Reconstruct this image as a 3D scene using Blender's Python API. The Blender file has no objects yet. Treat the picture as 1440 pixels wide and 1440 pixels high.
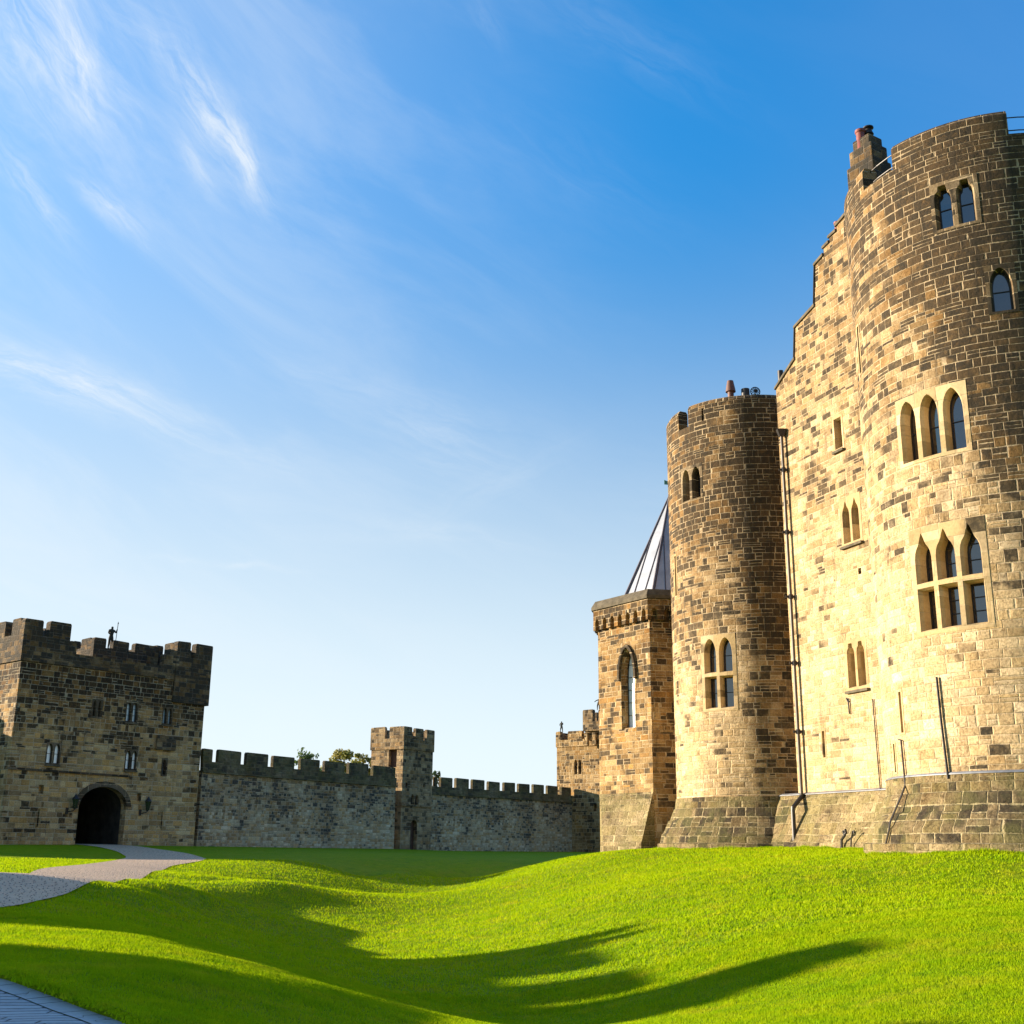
import bpy, bmesh, math, random
import numpy as np
from mathutils import Vector, Matrix
rnd = random.Random(7)
C = bpy.context.scene.collection
rad = math.radians
# ------------------------------------------------------------------ survey of the photograph (camera model, metres, eye at z = 0)
FL = 1657.0; PITCH = math.atan(468/FL); ROLL = rad(.53)
_F = np.array([0, math.cos(PITCH), math.sin(PITCH)]); _R0 = np.array([1., 0, 0]); _U0 = np.array([0, -math.sin(PITCH), math.cos(PITCH)])
_U = _U0*math.cos(ROLL)-_R0*math.sin(ROLL); _R = _R0*math.cos(ROLL)+_U0*math.sin(ROLL)
def ray(x, y): return _F*FL+_R*(x-720)+_U*(720-y)
def at_depth(x, y, Y): d = ray(x, y); return d*Y/d[1]
def at_height(x, y, z): d = ray(x, y); return d*z/d[2]

class Frame:            # flat facade: local x runs along it (to the right in the photo), local y goes into the building
    def __init__(s, P, az):
        s.P = np.array(P[:2], float); a = rad(az); s.az = az
        s.ux = np.array([math.sin(a), math.cos(a)]); s.uy = np.array([-math.cos(a), math.sin(a)])
        s.loc = (P[0], P[1], 0); s.rot = math.pi/2-a
    def hit(s, x, y, off=0):
        d = ray(x, y); Q = s.P+s.uy*off
        t = (s.uy@Q)/(s.uy@d[:2]); p = d*t
        return float(s.ux@(p[:2]-s.P)), float(p[2])
    def map(s, u, z, d): return (u, d, z)
    def world(s, u, y): q = s.P+s.ux*u+s.uy*y; return q
class Drum:
    def __init__(s, Cc, R): s.C = np.array(Cc, float); s.R = R; s.loc = (Cc[0], Cc[1], 0); s.rot = 0
    def hit(s, x, y, R=None):
        R = R or s.R; d = ray(x, y); a = d[:2]@d[:2]; b = d[:2]@s.C; c = s.C@s.C-R*R
        D = max(b*b-a*c, 0); p = d*((b-math.sqrt(D))/a)
        return math.atan2(p[1]-s.C[1], p[0]-s.C[0])*s.R, float(p[2])
    def map(s, u, z, d): a = u/s.R; r = s.R-d; return (r*math.cos(a), r*math.sin(a), z)

# ------------------------------------------------------------------ node helpers
class NT:
    def __init__(s, tree): s.t = tree; s.n = tree.nodes; s.l = tree.links
    def new(s, typ, **kw):
        n = s.n.new(typ)
        for k, v in kw.items(): setattr(n, k, v)
        return n
    def put(s, sock, v):
        if hasattr(v, 'is_output') or isinstance(v, bpy.types.NodeSocket): s.l.new(v, sock)
        else: sock.default_value = v
    def m(s, op, a, b=0., c=None, clamp=False):
        n = s.new('ShaderNodeMath', operation=op, use_clamp=clamp); s.put(n.inputs[0], a); s.put(n.inputs[1], b)
        if c is not None: s.put(n.inputs[2], c)
        return n.outputs[0]
    def mix(s, f, a, b, mode='MIX'):
        n = s.new('ShaderNodeMix', data_type='RGBA', blend_type=mode); s.put(n.inputs[0], f)
        for i, v in ((6, a), (7, b)):
            if isinstance(v, tuple) and len(v) == 3: v = v+(1,)
            s.put(n.inputs[i], v)
        return n.outputs[2]
    def fmix(s, f, a, b):
        n = s.new('ShaderNodeMix', data_type='FLOAT'); s.put(n.inputs[0], f); s.put(n.inputs[2], a); s.put(n.inputs[3], b); return n.outputs[0]
    def comb(s, x, y, z=0.):
        n = s.new('ShaderNodeCombineXYZ'); s.put(n.inputs[0], x); s.put(n.inputs[1], y); s.put(n.inputs[2], z); return n.outputs[0]
    def sep(s, v): n = s.new('ShaderNodeSeparateXYZ'); s.put(n.inputs[0], v); return n.outputs
    def noise(s, v, scale, detail=2., rough=.5, dist=0., out=0):
        n = s.new('ShaderNodeTexNoise'); s.put(n.inputs['Vector'], v); s.put(n.inputs['Scale'], scale)
        n.inputs['Detail'].default_value = detail; n.inputs['Roughness'].default_value = rough; n.inputs['Distortion'].default_value = dist
        return n.outputs[out]
    def white(s, v): n = s.new('ShaderNodeTexWhiteNoise', noise_dimensions='3D'); s.put(n.inputs['Vector'], v); return n.outputs[1]
    def rng(s, v, a, b, c=0., d=1., smooth=True):
        n = s.new('ShaderNodeMapRange', interpolation_type='SMOOTHSTEP' if smooth else 'LINEAR')
        for i, q in enumerate((v, a, b, c, d)): s.put(n.inputs[i], q)
        return n.outputs[0]
    def vmul(s, v, k): n = s.new('ShaderNodeVectorMath', operation='MULTIPLY'); s.put(n.inputs[0], v); n.inputs[1].default_value = k; return n.outputs[0]
    def vadd(s, v, k): n = s.new('ShaderNodeVectorMath', operation='ADD'); s.put(n.inputs[0], v); s.put(n.inputs[1], k); return n.outputs[0]
def newmat(name):
    m = bpy.data.materials.new(name); m.use_nodes = True; T = NT(m.node_tree); T.n.clear()
    out = T.new('ShaderNodeOutputMaterial'); b = T.new('ShaderNodeBsdfPrincipled'); T.l.new(b.outputs[0], out.inputs[0])
    return m, T, b

def stone(name, h=.3, w=.55, cols=None, dark=(.1, 5, 20, .5), seed=0., R=None, joint=(.54, .40, .24), jw=.0145, bump=1.,
          soot=(.030, .023, .015), side=None, moss=0., wob=1., patch=1., streak=.38, mott=.8, sp=.72):
    """coursed sandstone: every block has its own tone; soot grows with height and in patches"""
    cols = cols or [(.50, .37, .20), (.40, .28, .14), (.56, .44, .27), (.46, .29, .11)]
    m, T, b = newmat(name)
    tc = T.new('ShaderNodeTexCoord'); X, Y, Z = T.sep(tc.outputs['Object'])
    pos = tc.outputs['Object']
    if R:
        u = T.m('MULTIPLY', T.m('ARCTAN2', X, T.m('MULTIPLY', Y, -1.)), R)
    else:
        g = T.new('ShaderNodeNewGeometry'); vt = T.new('ShaderNodeVectorTransform', vector_type='NORMAL', convert_from='WORLD', convert_to='OBJECT')
        T.l.new(g.outputs['True Normal'], vt.inputs[0]); nx, ny, nz = T.sep(vt.outputs[0])
        c = T.m('GREATER_THAN', T.m('ABSOLUTE', nx), T.m('ABSOLUTE', ny)); u = T.fmix(c, X, Y)
    n1 = T.noise(T.comb(0., 3.3+seed, T.m('MULTIPLY', Z, 1.)), .9, 1.)
    v = T.m('ADD', Z, T.m('MULTIPLY', n1, h*2.2))
    v = T.m('ADD', v, T.m('MULTIPLY', T.noise(T.comb(u, Z, seed), .8, 2.), .05*wob))
    v = T.m('DIVIDE', v, h); row = T.m('FLOOR', v)
    rr = T.sep(T.white(T.comb(row, seed+.5, 7.7)))[0]
    k = T.m('ADD', T.m('MULTIPLY', rr, .7), .7)
    u2 = T.m('DIVIDE', T.m('MULTIPLY', u, k), w)
    wn = T.noise(T.comb(T.m('MULTIPLY', u2, .9), T.m('MULTIPLY', row, 5.13), seed), 1., 0.)
    u2 = T.m('ADD', T.m('ADD', u2, T.m('MULTIPLY', rr, 17.)), T.m('MULTIPLY', wn, 1.5)); col = T.m('FLOOR', u2)
    _s = T.sep(T.white(T.comb(col, row, seed+9.1)))[0]; split = T.m('GREATER_THAN', _s, .80)
    row = T.m('ADD', row, T.m('MULTIPLY', split, T.m('MULTIPLY', T.m('FLOOR', T.m('MULTIPLY', T.m('FRACT', v), 2.)), .5)))
    rnd_ = T.white(T.comb(col, row, seed)); r1, r2, r3 = T.sep(rnd_)
    r4, r5, _ = T.sep(T.white(T.comb(col, row, seed+3.7)))
    fu = T.m('FRACT', u2); fv = T.m('FRACT', v)
    du = T.m('DIVIDE', T.m('MULTIPLY', T.m('MINIMUM', fu, T.m('SUBTRACT', 1., fu)), w), k)
    dv = T.m('MULTIPLY', T.m('MINIMUM', fv, T.m('SUBTRACT', 1., fv)), h)
    dsp = T.m('ADD', T.m('MULTIPLY', T.m('ABSOLUTE', T.m('SUBTRACT', fv, .5)), h), T.m('MULTIPLY', T.m('SUBTRACT', 1., split), 9.))
    dd = T.m('MINIMUM', T.m('MINIMUM', du, dv), dsp)
    fine = T.noise(pos, 9., 4., .65); mid = T.noise(pos, 2.6, 3., .6)
    dd = T.m('ADD', dd, T.m('MULTIPLY', T.m('SUBTRACT', fine, .5), .035*wob))
    dd = T.m('SUBTRACT', dd, T.m('MULTIPLY', T.m('SUBTRACT', T.noise(pos, 1.7, 3., .6), .55), jw*3.0)); jm = T.rng(dd, jw*.4, jw*1.5, 1., 0.)
    # block colour
    ramp = T.new('ShaderNodeValToRGB'); ramp.color_ramp.interpolation = 'LINEAR'
    els = ramp.color_ramp.elements
    while len(els) < len(cols): els.new(.5)
    for i, cc in enumerate(cols): els[i].position = i/(len(cols)-1); els[i].color = cc+(1,)
    T.l.new(r1, ramp.inputs[0]); base = ramp.outputs[0]
    val = T.m('ADD', .8, T.m('MULTIPLY', r4, .4)); base = T.mix(1., base, T.comb(val, val, val), 'MULTIPLY')
    # soot and weathering
    big = T.noise(T.vadd(pos, (seed*3.1, 0, 0)), .38, 4., .65)
    d0, zl, zh, d1 = dark
    D = T.rng(Z, zl, zh, d0, d1, smooth=False)
    if side is not None:     # extra weathering, and the mid drum's painted shade, towards one side: (angle position where it starts, ends, amount)
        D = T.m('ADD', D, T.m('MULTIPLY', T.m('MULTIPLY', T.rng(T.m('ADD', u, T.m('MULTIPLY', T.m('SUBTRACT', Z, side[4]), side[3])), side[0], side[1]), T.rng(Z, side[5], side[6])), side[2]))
    D = T.m('ADD', D, T.m('MULTIPLY', T.m('SUBTRACT', big, .5), 2.7*patch))
    dk = T.rng(T.m('SUBTRACT', T.m('MULTIPLY', D, sp), r2), -.06, .10)
    dk = T.m('MULTIPLY', dk, T.m('ADD', .72, T.m('MULTIPLY', T.m('POWER', r3, .6), .28)))
    # inside a block the crust is broken
    brk = T.rng(T.noise(pos, 5., 5., .75), .36, .56); dk = T.m('MULTIPLY', dk, T.m('ADD', .72, T.m('MULTIPLY', brk, .28)))
    st = T.rng(T.noise(T.comb(T.m('MULTIPLY', u, 2.2), T.m('MULTIPLY', Z, .18), seed), 1.5, 4., .7), .52, .75)
    st = T.m('MULTIPLY', st, T.m('ADD', T.m('MULTIPLY', D, .8), streak), clamp=True)
    col_ = T.mix(T.m('MULTIPLY', T.rng(T.noise(pos, 14., 3., .7), .35, .75), mott, clamp=True), base, T.mix(1., base, (.45, .4, .34), 'MULTIPLY'))
    col_ = T.mix(T.m('MULTIPLY', T.rng(mid, .5, .8), .3*mott), col_, T.mix(1., base, (.55, .5, .42), 'MULTIPLY'))
    zf_ = T.m('MULTIPLY', T.m('ADD', D, T.m('MULTIPLY', T.m('SUBTRACT', mid, .5), .9)), 1., clamp=True); col_ = T.mix(1., col_, T.mix(zf_, (1., 1., 1.), (.38, .30, .20)), 'MULTIPLY'); col_ = T.mix(dk, col_, soot)
    pit = T.m('MULTIPLY', T.rng(T.noise(pos, 6.5, 6., .8), .54, .68), T.m('ADD', .25*mott, T.m('MULTIPLY', r3, .65*mott))); col_ = T.mix(T.m('MULTIPLY', pit, 1., clamp=True), col_, T.mix(1., base, (.30, .25, .18), 'MULTIPLY'))
    jc = T.mix(T.m('MULTIPLY', D, .15, clamp=True), joint, soot)
    # open joints here and there read dark
    oj = T.rng(T.noise(pos, 1.1, 2.), .60, .70); jc = T.mix(T.m('MULTIPLY', oj, .7), jc, (.06, .045, .03))
    col_ = T.mix(T.m('MULTIPLY', jm, .85), col_, jc)
    col_ = T.mix(T.m('MULTIPLY', st, .75, clamp=True), col_, soot)
    if moss:
        mm = T.m('MULTIPLY', T.rng(T.noise(T.vadd(pos, (9., 0, 0)), .9, 5., .7), .42, .62), moss); col_ = T.mix(mm, col_, (.13, .125, .035))
    T.l.new(col_, b.inputs['Base Color']); b.inputs['Roughness'].default_value = .93; b.inputs['Specular IOR Level'].default_value = .2
    hgt = T.m('ADD', T.m('MULTIPLY', T.rng(dd, 0., jw*2.2), .6), T.m('MULTIPLY', r5, .5))
    hgt = T.m('ADD', hgt, T.m('MULTIPLY', T.noise(pos, 7., 6., .75), .9))
    hgt = T.m('ADD', hgt, T.m('MULTIPLY', mid, .8)); hgt = T.m('SUBTRACT', hgt, T.m('MULTIPLY', pit, .8))
    bp = T.new('ShaderNodeBump'); bp.inputs['Strength'].default_value = .75; bp.inputs['Distance'].default_value = .05*bump
    T.l.new(hgt, bp.inputs['Height']); T.l.new(bp.outputs[0], b.inputs['Normal'])
    return m
def plain(name, col, rough=.6, metal=0., var=.25, scale=6., spec=.4, bump=0.):
    m, T, b = newmat(name); tc = T.new('ShaderNodeTexCoord'); n = T.noise(tc.outputs['Object'], scale, 5., .65)
    c = T.mix(T.rng(n, .3, .7), col, tuple(x*(1-var) for x in col)); T.l.new(c, b.inputs['Base Color'])
    b.inputs['Roughness'].default_value = rough; b.inputs['Metallic'].default_value = metal; b.inputs['Specular IOR Level'].default_value = spec
    if bump:
        bp = T.new('ShaderNodeBump'); bp.inputs['Strength'].default_value = .6; bp.inputs['Distance'].default_value = bump
        T.l.new(n, bp.inputs['Height']); T.l.new(bp.outputs[0], b.inputs['Normal'])
    return m

# ------------------------------------------------------------------ mesh helpers
class MB:
    def __init__(s): s.v = []; s.f = []
    def add(s, vs, fs): o = len(s.v); s.v += [tuple(map(float, q)) for q in vs]; s.f += [tuple(i+o for i in f) for f in fs]; return s
    def hexa(s, p): # 8 points: bottom 4 (ccw), top 4
        return s.add(p, [(0, 3, 2, 1), (4, 5, 6, 7), (0, 1, 5, 4), (1, 2, 6, 5), (2, 3, 7, 6), (3, 0, 4, 7)])
    def box(s, x0, x1, y0, y1, z0, z1): return s.hexa([(x0, y0, z0), (x1, y0, z0), (x1, y1, z0), (x0, y1, z0), (x0, y0, z1), (x1, y0, z1), (x1, y1, z1), (x0, y1, z1)])
    def prism(s, poly, a, b, f=lambda u, z, d: (u, d, z)):
        n = len(poly); vs = [f(u, z, a) for u, z in poly]+[f(u, z, b) for u, z in poly]
        return s.add(vs, [tuple(range(n)), tuple(range(2*n-1, n-1, -1))]+[(i, i+n, (i+1) % n+n, (i+1) % n) for i in range(n)])
    def slab(s, poly, z0, z1): # plan polygon
        n = len(poly); vs = [(x, y, z0) for x, y in poly]+[(x, y, z1) for x, y in poly]
        return s.add(vs, [tuple(range(n-1, -1, -1)), tuple(range(n, 2*n))]+[(i, (i+1) % n, (i+1) % n+n, i+n) for i in range(n)])
    def lathe(s, prof, n=64, c=(0, 0), a0=0.):  # closed solid; first and last profile points on the axis
        k = len(prof); vs = [(c[0], c[1], prof[0][1]), (c[0], c[1], prof[-1][1])]
        for r, z in prof[1:-1]:
            for i in range(n): a = a0+2*math.pi*i/n; vs.append((c[0]+r*math.cos(a), c[1]+r*math.sin(a), z))
        fs = []
        for j in range(k-3):
            for i in range(n): A = 2+j*n; i2 = (i+1) % n; fs.append((A+i, A+i2, A+n+i2, A+n+i))
        L = 2+(k-3)*n
        for i in range(n): i2 = (i+1) % n; fs.append((0, 2+i2, 2+i)); fs.append((1, L+i, L+i2))
        return s.add(vs, fs)
    def tube(s, pts, r, n=8, caps=True):
        pts = [Vector(p) for p in pts]; rs = r if isinstance(r, (list, tuple)) else [r]*len(pts); base = len(s.v); prev = None
        for i, p in enumerate(pts):
            d = (pts[min(i+1, len(pts)-1)]-pts[max(i-1, 0)]).normalized()
            a = (prev - d*prev.dot(d)) if prev else d.orthogonal()
            a.normalize(); prev = a; b = d.cross(a)
            for k in range(n): t = 2*math.pi*k/n; s.v.append(tuple(p+(a*math.cos(t)+b*math.sin(t))*rs[i]))
        for i in range(len(pts)-1):
            for k in range(n): A = base+i*n; k2 = (k+1) % n; s.f.append((A+k, A+k2, A+n+k2, A+n+k))
        if caps: s.f.append(tuple(base+k for k in range(n-1, -1, -1))); s.f.append(tuple(base+(len(pts)-1)*n+k for k in range(n)))
        return s
    def mesh(s, name, fix=True):
        me = bpy.data.meshes.new(name); me.from_pydata(s.v, [], s.f)
        if fix:
            bm = bmesh.new(); bm.from_mesh(me); bmesh.ops.recalc_face_normals(bm, faces=bm.faces); bm.to_mesh(me); bm.free()
        return me
    def build(s, name, mat, parent=None, fr=None, smooth=False, bevel=0.):
        o = bpy.data.objects.new(name, s.mesh(name)); C.objects.link(o); o.data.materials.append(mat)
        if parent: o.parent = parent
        elif fr: o.location = fr.loc; o.rotation_euler.z = fr.rot
        if smooth: shade(o)
        if bevel:
            mo = o.modifiers.new('bevel', 'BEVEL'); mo.width = bevel; mo.segments = 2; mo.limit_method = 'ANGLE'
        return o
def shade(o, ang=40):
    me = o.data; me.polygons.foreach_set('use_smooth', [True]*len(me.polygons))
    bm = bmesh.new(); bm.from_mesh(me)
    for e in bm.edges:
        if len(e.link_faces) != 2 or e.calc_face_angle(0) > rad(ang): e.smooth = False
    bm.to_mesh(me); bm.free()
def cut(o, mb):
    """carve the openings out of a solid and keep the result as plain mesh"""
    co = bpy.data.objects.new('carver', mb.mesh('carver')); C.objects.link(co)
    co.matrix_world = Matrix.Identity(4); P = o.parent; lm = (o.location.copy(), o.rotation_euler.copy())
    o.parent = None; o.location = (0, 0, 0); o.rotation_euler = (0, 0, 0)
    md = o.modifiers.new('b', 'BOOLEAN'); md.operation = 'DIFFERENCE'; md.object = co; md.solver = 'EXACT'
    bpy.context.view_layer.update(); dg = bpy.context.evaluated_depsgraph_get(); dg.update()
    me = bpy.data.meshes.new_from_object(o.evaluated_get(dg)); o.modifiers.clear(); old = o.data; o.data = me; me.name = old.name
    bpy.data.objects.remove(co); o.parent = P; o.location, o.rotation_euler = lm
def tag(o, label=None, cat=None, group=None, kind=None):
    if label: o['label'] = label
    if cat: o['category'] = cat
    if group: o['group'] = group
    if kind: o['kind'] = kind
    return o
def root(name, fr, label, cat, group=None):
    o = bpy.data.objects.new(name, None); C.objects.link(o); o.location = fr.loc if hasattr(fr, 'loc') else fr
    if hasattr(fr, 'rot'): o.rotation_euler.z = fr.rot
    o.empty_display_size = .3
    return tag(o, label, cat, group)

# ------------------------------------------------------------------ materials
WARM = [(.42, .27, .12), (.31, .19, .075), (.48, .33, .16), (.42, .23, .07)]
PALE = [(.56, .40, .22), (.44, .30, .145), (.62, .47, .29), (.50, .34, .17), (.58, .43, .25)]
GATE = [(.52, .35, .16), (.33, .225, .12), (.55, .33, .12), (.58, .43, .24)]
CURT = [(.50, .37, .21), (.60, .50, .35), (.38, .25, .13), (.54, .35, .16), (.64, .54, .40)]
MOSS = [(.30, .22, .11), (.21, .16, .08), (.36, .27, .15), (.25, .19, .08)]
M = {}
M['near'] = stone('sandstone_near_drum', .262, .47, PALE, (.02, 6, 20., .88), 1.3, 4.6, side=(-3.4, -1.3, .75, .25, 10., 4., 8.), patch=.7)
M['mid'] = stone('sandstone_mid_drum', .255, .45, PALE, (.10, 6, 14, 1.08), 4.1, 3.8, side=(-1.7, -.8, .55, 0., 0., .5, 5.), patch=.8)  # side term paints shade into the right half's stone colour
M['keepw'] = stone('sandstone_keep_wall', .24, .43, PALE, (.02, 6, 24, .8), 6.7, patch=.6, sp=.55)
M['plinth_r'] = stone('mossy_plinth_round', .31, .55, MOSS, (.22, 0, 3, .25), 2.2, 5., moss=.38, bump=1.8, wob=1.6, joint=(.46, .36, .2), mott=1.)
M['plinth_f'] = stone('mossy_plinth_flat', .31, .55, MOSS, (.1, 0, 3, .12), 3.2, moss=.35, bump=1.8, wob=1.6, joint=(.46, .36, .2), mott=1.)
M['turret'] = stone('sandstone_turret', .255, .47, WARM, (.22, 3, 12, .75), 8.1, patch=.9)
M['gate'] = stone('sandstone_gatehouse', .30, .50, GATE, (.12, 5, 10.8, 1.0), 9.4, joint=(.42, .34, .23), jw=.02, soot=(.018, .015, .011), patch=.9)
M['gatetop'] = stone('blackened_parapet_stone', .30, .50, [(.36, .27, .16), (.26, .19, .11), (.42, .31, .18)], (.8, 10, 14, 1.0), 9.9, joint=(.16, .13, .1), jw=.015, soot=(.03, .027, .022))
M['curt'] = stone('rubble_curtain_wall', .235, .36, CURT, (.05, 0, 5, .62), 11.2, joint=(.42, .34, .24), jw=.018, wob=2., soot=(.045, .042, .04), streak=.5, bump=1.3)
M['curt2'] = stone('dark_parapet_stone', .27, .5, [(.22, .18, .11), (.16, .13, .08), (.27, .21, .13)], (.4, 4, 7, .6), 12.2, joint=(.18, .15, .10), moss=.3, soot=(.04, .034, .026))
M['garret'] = stone('sandstone_wall_tower', .30, .5, [(.40, .29, .165), (.28, .19, .105), (.46, .34, .2), (.38, .24, .11)], (.25, 2, 10, .45), 13.5, joint=(.27, .22, .16), jw=.016)
M['far'] = stone('sandstone_far_tower', .34, .5, WARM, (.15, 2, 12, .4), 14.5, jw=.02)
DR = [(.48, .35, .185), (.40, .28, .135), (.54, .40, .23)]
def dressed(n, R=None, s=5., dark=(.02, 0, 30, .1)): return stone(n, .55, 1.1, DR, dark, s, R, joint=(.40, .3, .17), jw=.008, bump=.35, wob=.5, patch=.3, streak=.05, mott=.3)
M['dn'] = dressed('dressed_stone_near', 4.6); M['dm'] = dressed('dressed_stone_mid', 3.8, 6.); M['df'] = dressed('dressed_stone_flat', None, 7.)
M['dnd'] = stone('weathered_dressed_near', .5, 1., [(.28, .21, .13), (.22, .165, .1), (.33, .25, .15)], (.3, 0, 30, .4), 5.5, 4.6, jw=.01, bump=.5)
M['dmd'] = stone('weathered_dressed_mid', .5, 1., [(.28, .21, .13), (.22, .165, .1), (.33, .25, .15)], (.3, 0, 30, .4), 5.6, 3.8, jw=.01, bump=.5)
M['dg'] = stone('dark_dressed_stone', .5, 1., [(.14, .11, .075), (.11, .085, .055), (.17, .13, .09)], (.3, 0, 14, .5), 5.7, jw=.01, bump=.5)
M['cap'] = plain('weathered_coping', (.13, .105, .07), .9, var=.5, scale=3., spec=.2, bump=.03)
M['lead'] = plain('lead_sheet', (.42, .42, .44), .45, .55, .25, 1.4); M['leadroll'] = plain('lead_roll', (.14, .12, .13), .5, .4)
M['flash'] = plain('lead_flashing', (.24, .24, .25), .5, .5, .3, 4.)
M['iron'] = plain('painted_iron', (.035, .03, .028), .45, .3); M['pipe'] = plain('painted_cast_iron_pipe', (.085, .065, .05), .45, .1, .3, 3., .5)
M['pot'] = plain('red_clay_pot', (.22, .055, .04), .55, 0, .4, 5.); M['bronze'] = plain('green_copper', (.10, .27, .2), .6, .3)
M['statue'] = plain('blackened_statue_stone', (.045, .042, .036), .9, 0, .4, 5., .2, .02)
M['wood'] = plain('old_oak', (.09, .04, .022), .7, 0, .5, 3.); M['leadw'] = plain('white_shutter', (.55, .55, .52), .6)
M['dark'] = plain('passage_shade_dark', (.06, .05, .04), .95, 0, .6, 1.2, .2, .03)  # near-black colour, painted shade for the arch passage
M['bark'] = plain('bark', (.10, .075, .05), .9, 0, .4, 4., .2, .02)
def glass(name, col, r):
    m, T, b = newmat(name); tc = T.new('ShaderNodeTexCoord')
    b.inputs['Base Color'].default_value = col+(1,); b.inputs['Roughness'].default_value = r; b.inputs['Specular IOR Level'].default_value = .9; b.inputs['IOR'].default_value = 1.7
    bp = T.new('ShaderNodeBump'); bp.inputs['Strength'].default_value = .15; bp.inputs['Distance'].default_value = .02
    T.l.new(T.noise(tc.outputs['Object'], 1.6, 1.), bp.inputs['Height']); T.l.new(bp.outputs[0], b.inputs['Normal'])
    return m
M['glass'] = glass('window_glass', (.012, .014, .018), .04); M['paleglass'] = glass('pale_blind_glass', (.7, .74, .76), .15); M['blueglass'] = glass('blue_grey_glass', (.2, .3, .36), .08)

# ------------------------------------------------------------------ windows
HEAD = {'lancet': [(1, 0), (.985, .22), (.91, .45), (.76, .66), (.53, .84), (.27, .95), (0, 1)],
        'ogee': [(1, 0), (.99, .18), (.90, .36), (.72, .50), (.50, .60), (.36, .70), (.22, .84), (.1, .94), (0, 1)],
        'trefoil': [(1, 0), (.98, .3), (.86, .55), (.62, .66), (.52, .72), (.48, .95), (.40, 1), (0, 1)],
        'square': [(1, 0), (1, 1), (0, 1)]}
def outline(c, hw, z0, zs, zt, kind):
    pts = [(c-hw, z0), (c+hw, z0)]
    h = HEAD[kind]
    if kind == 'square': return pts+[(c+hw, zt), (c-hw, zt)]
    for x, t in h[:-1]: pts.append((c+hw*x, zs+(zt-zs)*t))
    if kind != 'trefoil': pts.append((c, zt))
    for x, t in reversed(h[:-1]): pts.append((c-hw*x, zs+(zt-zs)*t))
    return pts
def shrink(pts, m):
    xs = [p[0] for p in pts]; zs = [p[1] for p in pts]; cx = (min(xs)+max(xs))/2; cz = (min(zs)+max(zs))/2
    kx = 1-2*m/(max(xs)-min(xs)); kz = 1-2*m/(max(zs)-min(zs)); return [(cx+(x-cx)*kx, cz+(z-cz)*kz) for x, z in pts]
def window(parent, fr, u0, u1, z0, z1, n, kind, mat, carve, mull=.12, mg=.16, depth=.45, transom=None, head=1.25, glassm=None, bars=2, proud=.012, splay=.05, label=None, sill=False, name='window'):
    W = u1-u0; lw = (W-(n-1)*mull)/n; hw = lw/2; holes = []
    for i in range(n):
        c = u0+hw+i*(lw+mull); zs = z1-lw*head
        if kind == 'square': zs = z1
        if transom:
            zt = z0+(z1-z0)*transom; holes.append(outline(c, hw, z0, 0, zt-.07, 'square')); holes.append(outline(c, hw, zt+.07, zs, z1, kind))
        else: holes.append(outline(c, hw, z0, zs, z1, kind))
    U0, U1, Z0, Z1 = u0-mg, u1+mg, z0-mg*.8, z1+mg
    bm = bmesh.new(); edges = []
    k = max(2, int((U1-U0)/.25)); rim = [(U0+(U1-U0)*i/k, Z0) for i in range(k)]+[(U1, Z0)]+[(U1, Z0+(Z1-Z0)*i/4) for i in range(1, 4)]+[(U1-(U1-U0)*i/k, Z1) for i in range(k)]+[(U0, Z1)]+[(U0, Z1-(Z1-Z0)*i/4) for i in range(1, 4)]
    for loop in [rim]+holes:
        vs = [bm.verts.new((p[0], 0, p[1])) for p in loop]
        for i in range(len(vs)): edges.append(bm.edges.new((vs[i], vs[(i+1) % len(vs)])))
    bmesh.ops.triangle_fill(bm, use_beauty=True, use_dissolve=False, edges=edges)
    bm.verts.index_update(); mb = MB()
    mb.add([fr.map(v.co.x, v.co.z, -proud) for v in bm.verts], [tuple(v.index for v in f.verts) for f in bm.faces]); bm.free()
    def skin(a, da, b, db):
        q = len(a); mb.add([fr.map(p[0], p[1], da) for p in a]+[fr.map(p[0], p[1], db) for p in b], [(i, (i+1) % q, (i+1) % q+q, i+q) for i in range(q)])
    skin(rim, -proud, rim, .1)
    gl = MB(); br = MB()
    for h in holes:
        b1 = shrink(h, splay); skin(h, -proud, b1, .13); skin(b1, .13, b1, depth)
        q = len(b1); gl.add([fr.map(p[0], p[1], depth-.02) for p in b1], [tuple(range(q))])
        b2 = shrink(b1, .035); a = [fr.map(p[0], p[1], depth-.06) for p in b1]+[fr.map(p[0], p[1], depth-.06) for p in b2]+[fr.map(p[0], p[1], depth-.02) for p in b2]
        br.add(a, [(i, (i+1) % q, (i+1) % q+q, i+q) for i in range(q)]+[(i+q, (i+1) % q+q, (i+1) % q+2*q, i+2*q) for i in range(q)])
        x0 = min(p[0] for p in b1); x1 = max(p[0] for p in b1); y0 = min(p[1] for p in b1); y1 = max(p[1] for p in b1)
        for j in range(bars):
            zz = y0+(y1-y0)*(j+1)/(bars+1); br.prism([(x0, zz-.014), (x1, zz-.014), (x1, zz+.014), (x0, zz+.014)], depth-.05, depth-.022, fr.map)
    w = mb.build(name, mat, parent); tag(w, label)
    for e in (w.data,):
        bm = bmesh.new(); bm.from_mesh(e); bmesh.ops.recalc_face_normals(bm, faces=bm.faces); bm.to_mesh(e); bm.free()
    gl.build('pane', glassm or M['glass'], w)
    if bars: br.build('glazing_bar', M['iron'], w)
    if sill: MB().prism([(U0, Z0-.10), (U1, Z0-.10), (U1, Z0-.004), (U0, Z0-.004)], -.12, .1, fr.map).build('sill', M['cap'], w)
    e = .03; r = [(U0+e, Z0+e), (U1-e, Z0+e), (U1-e, Z1-e), (U0+e, Z1-e)]; carve.prism(r, -.9, depth+.01, fr.map)
    return w
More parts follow.
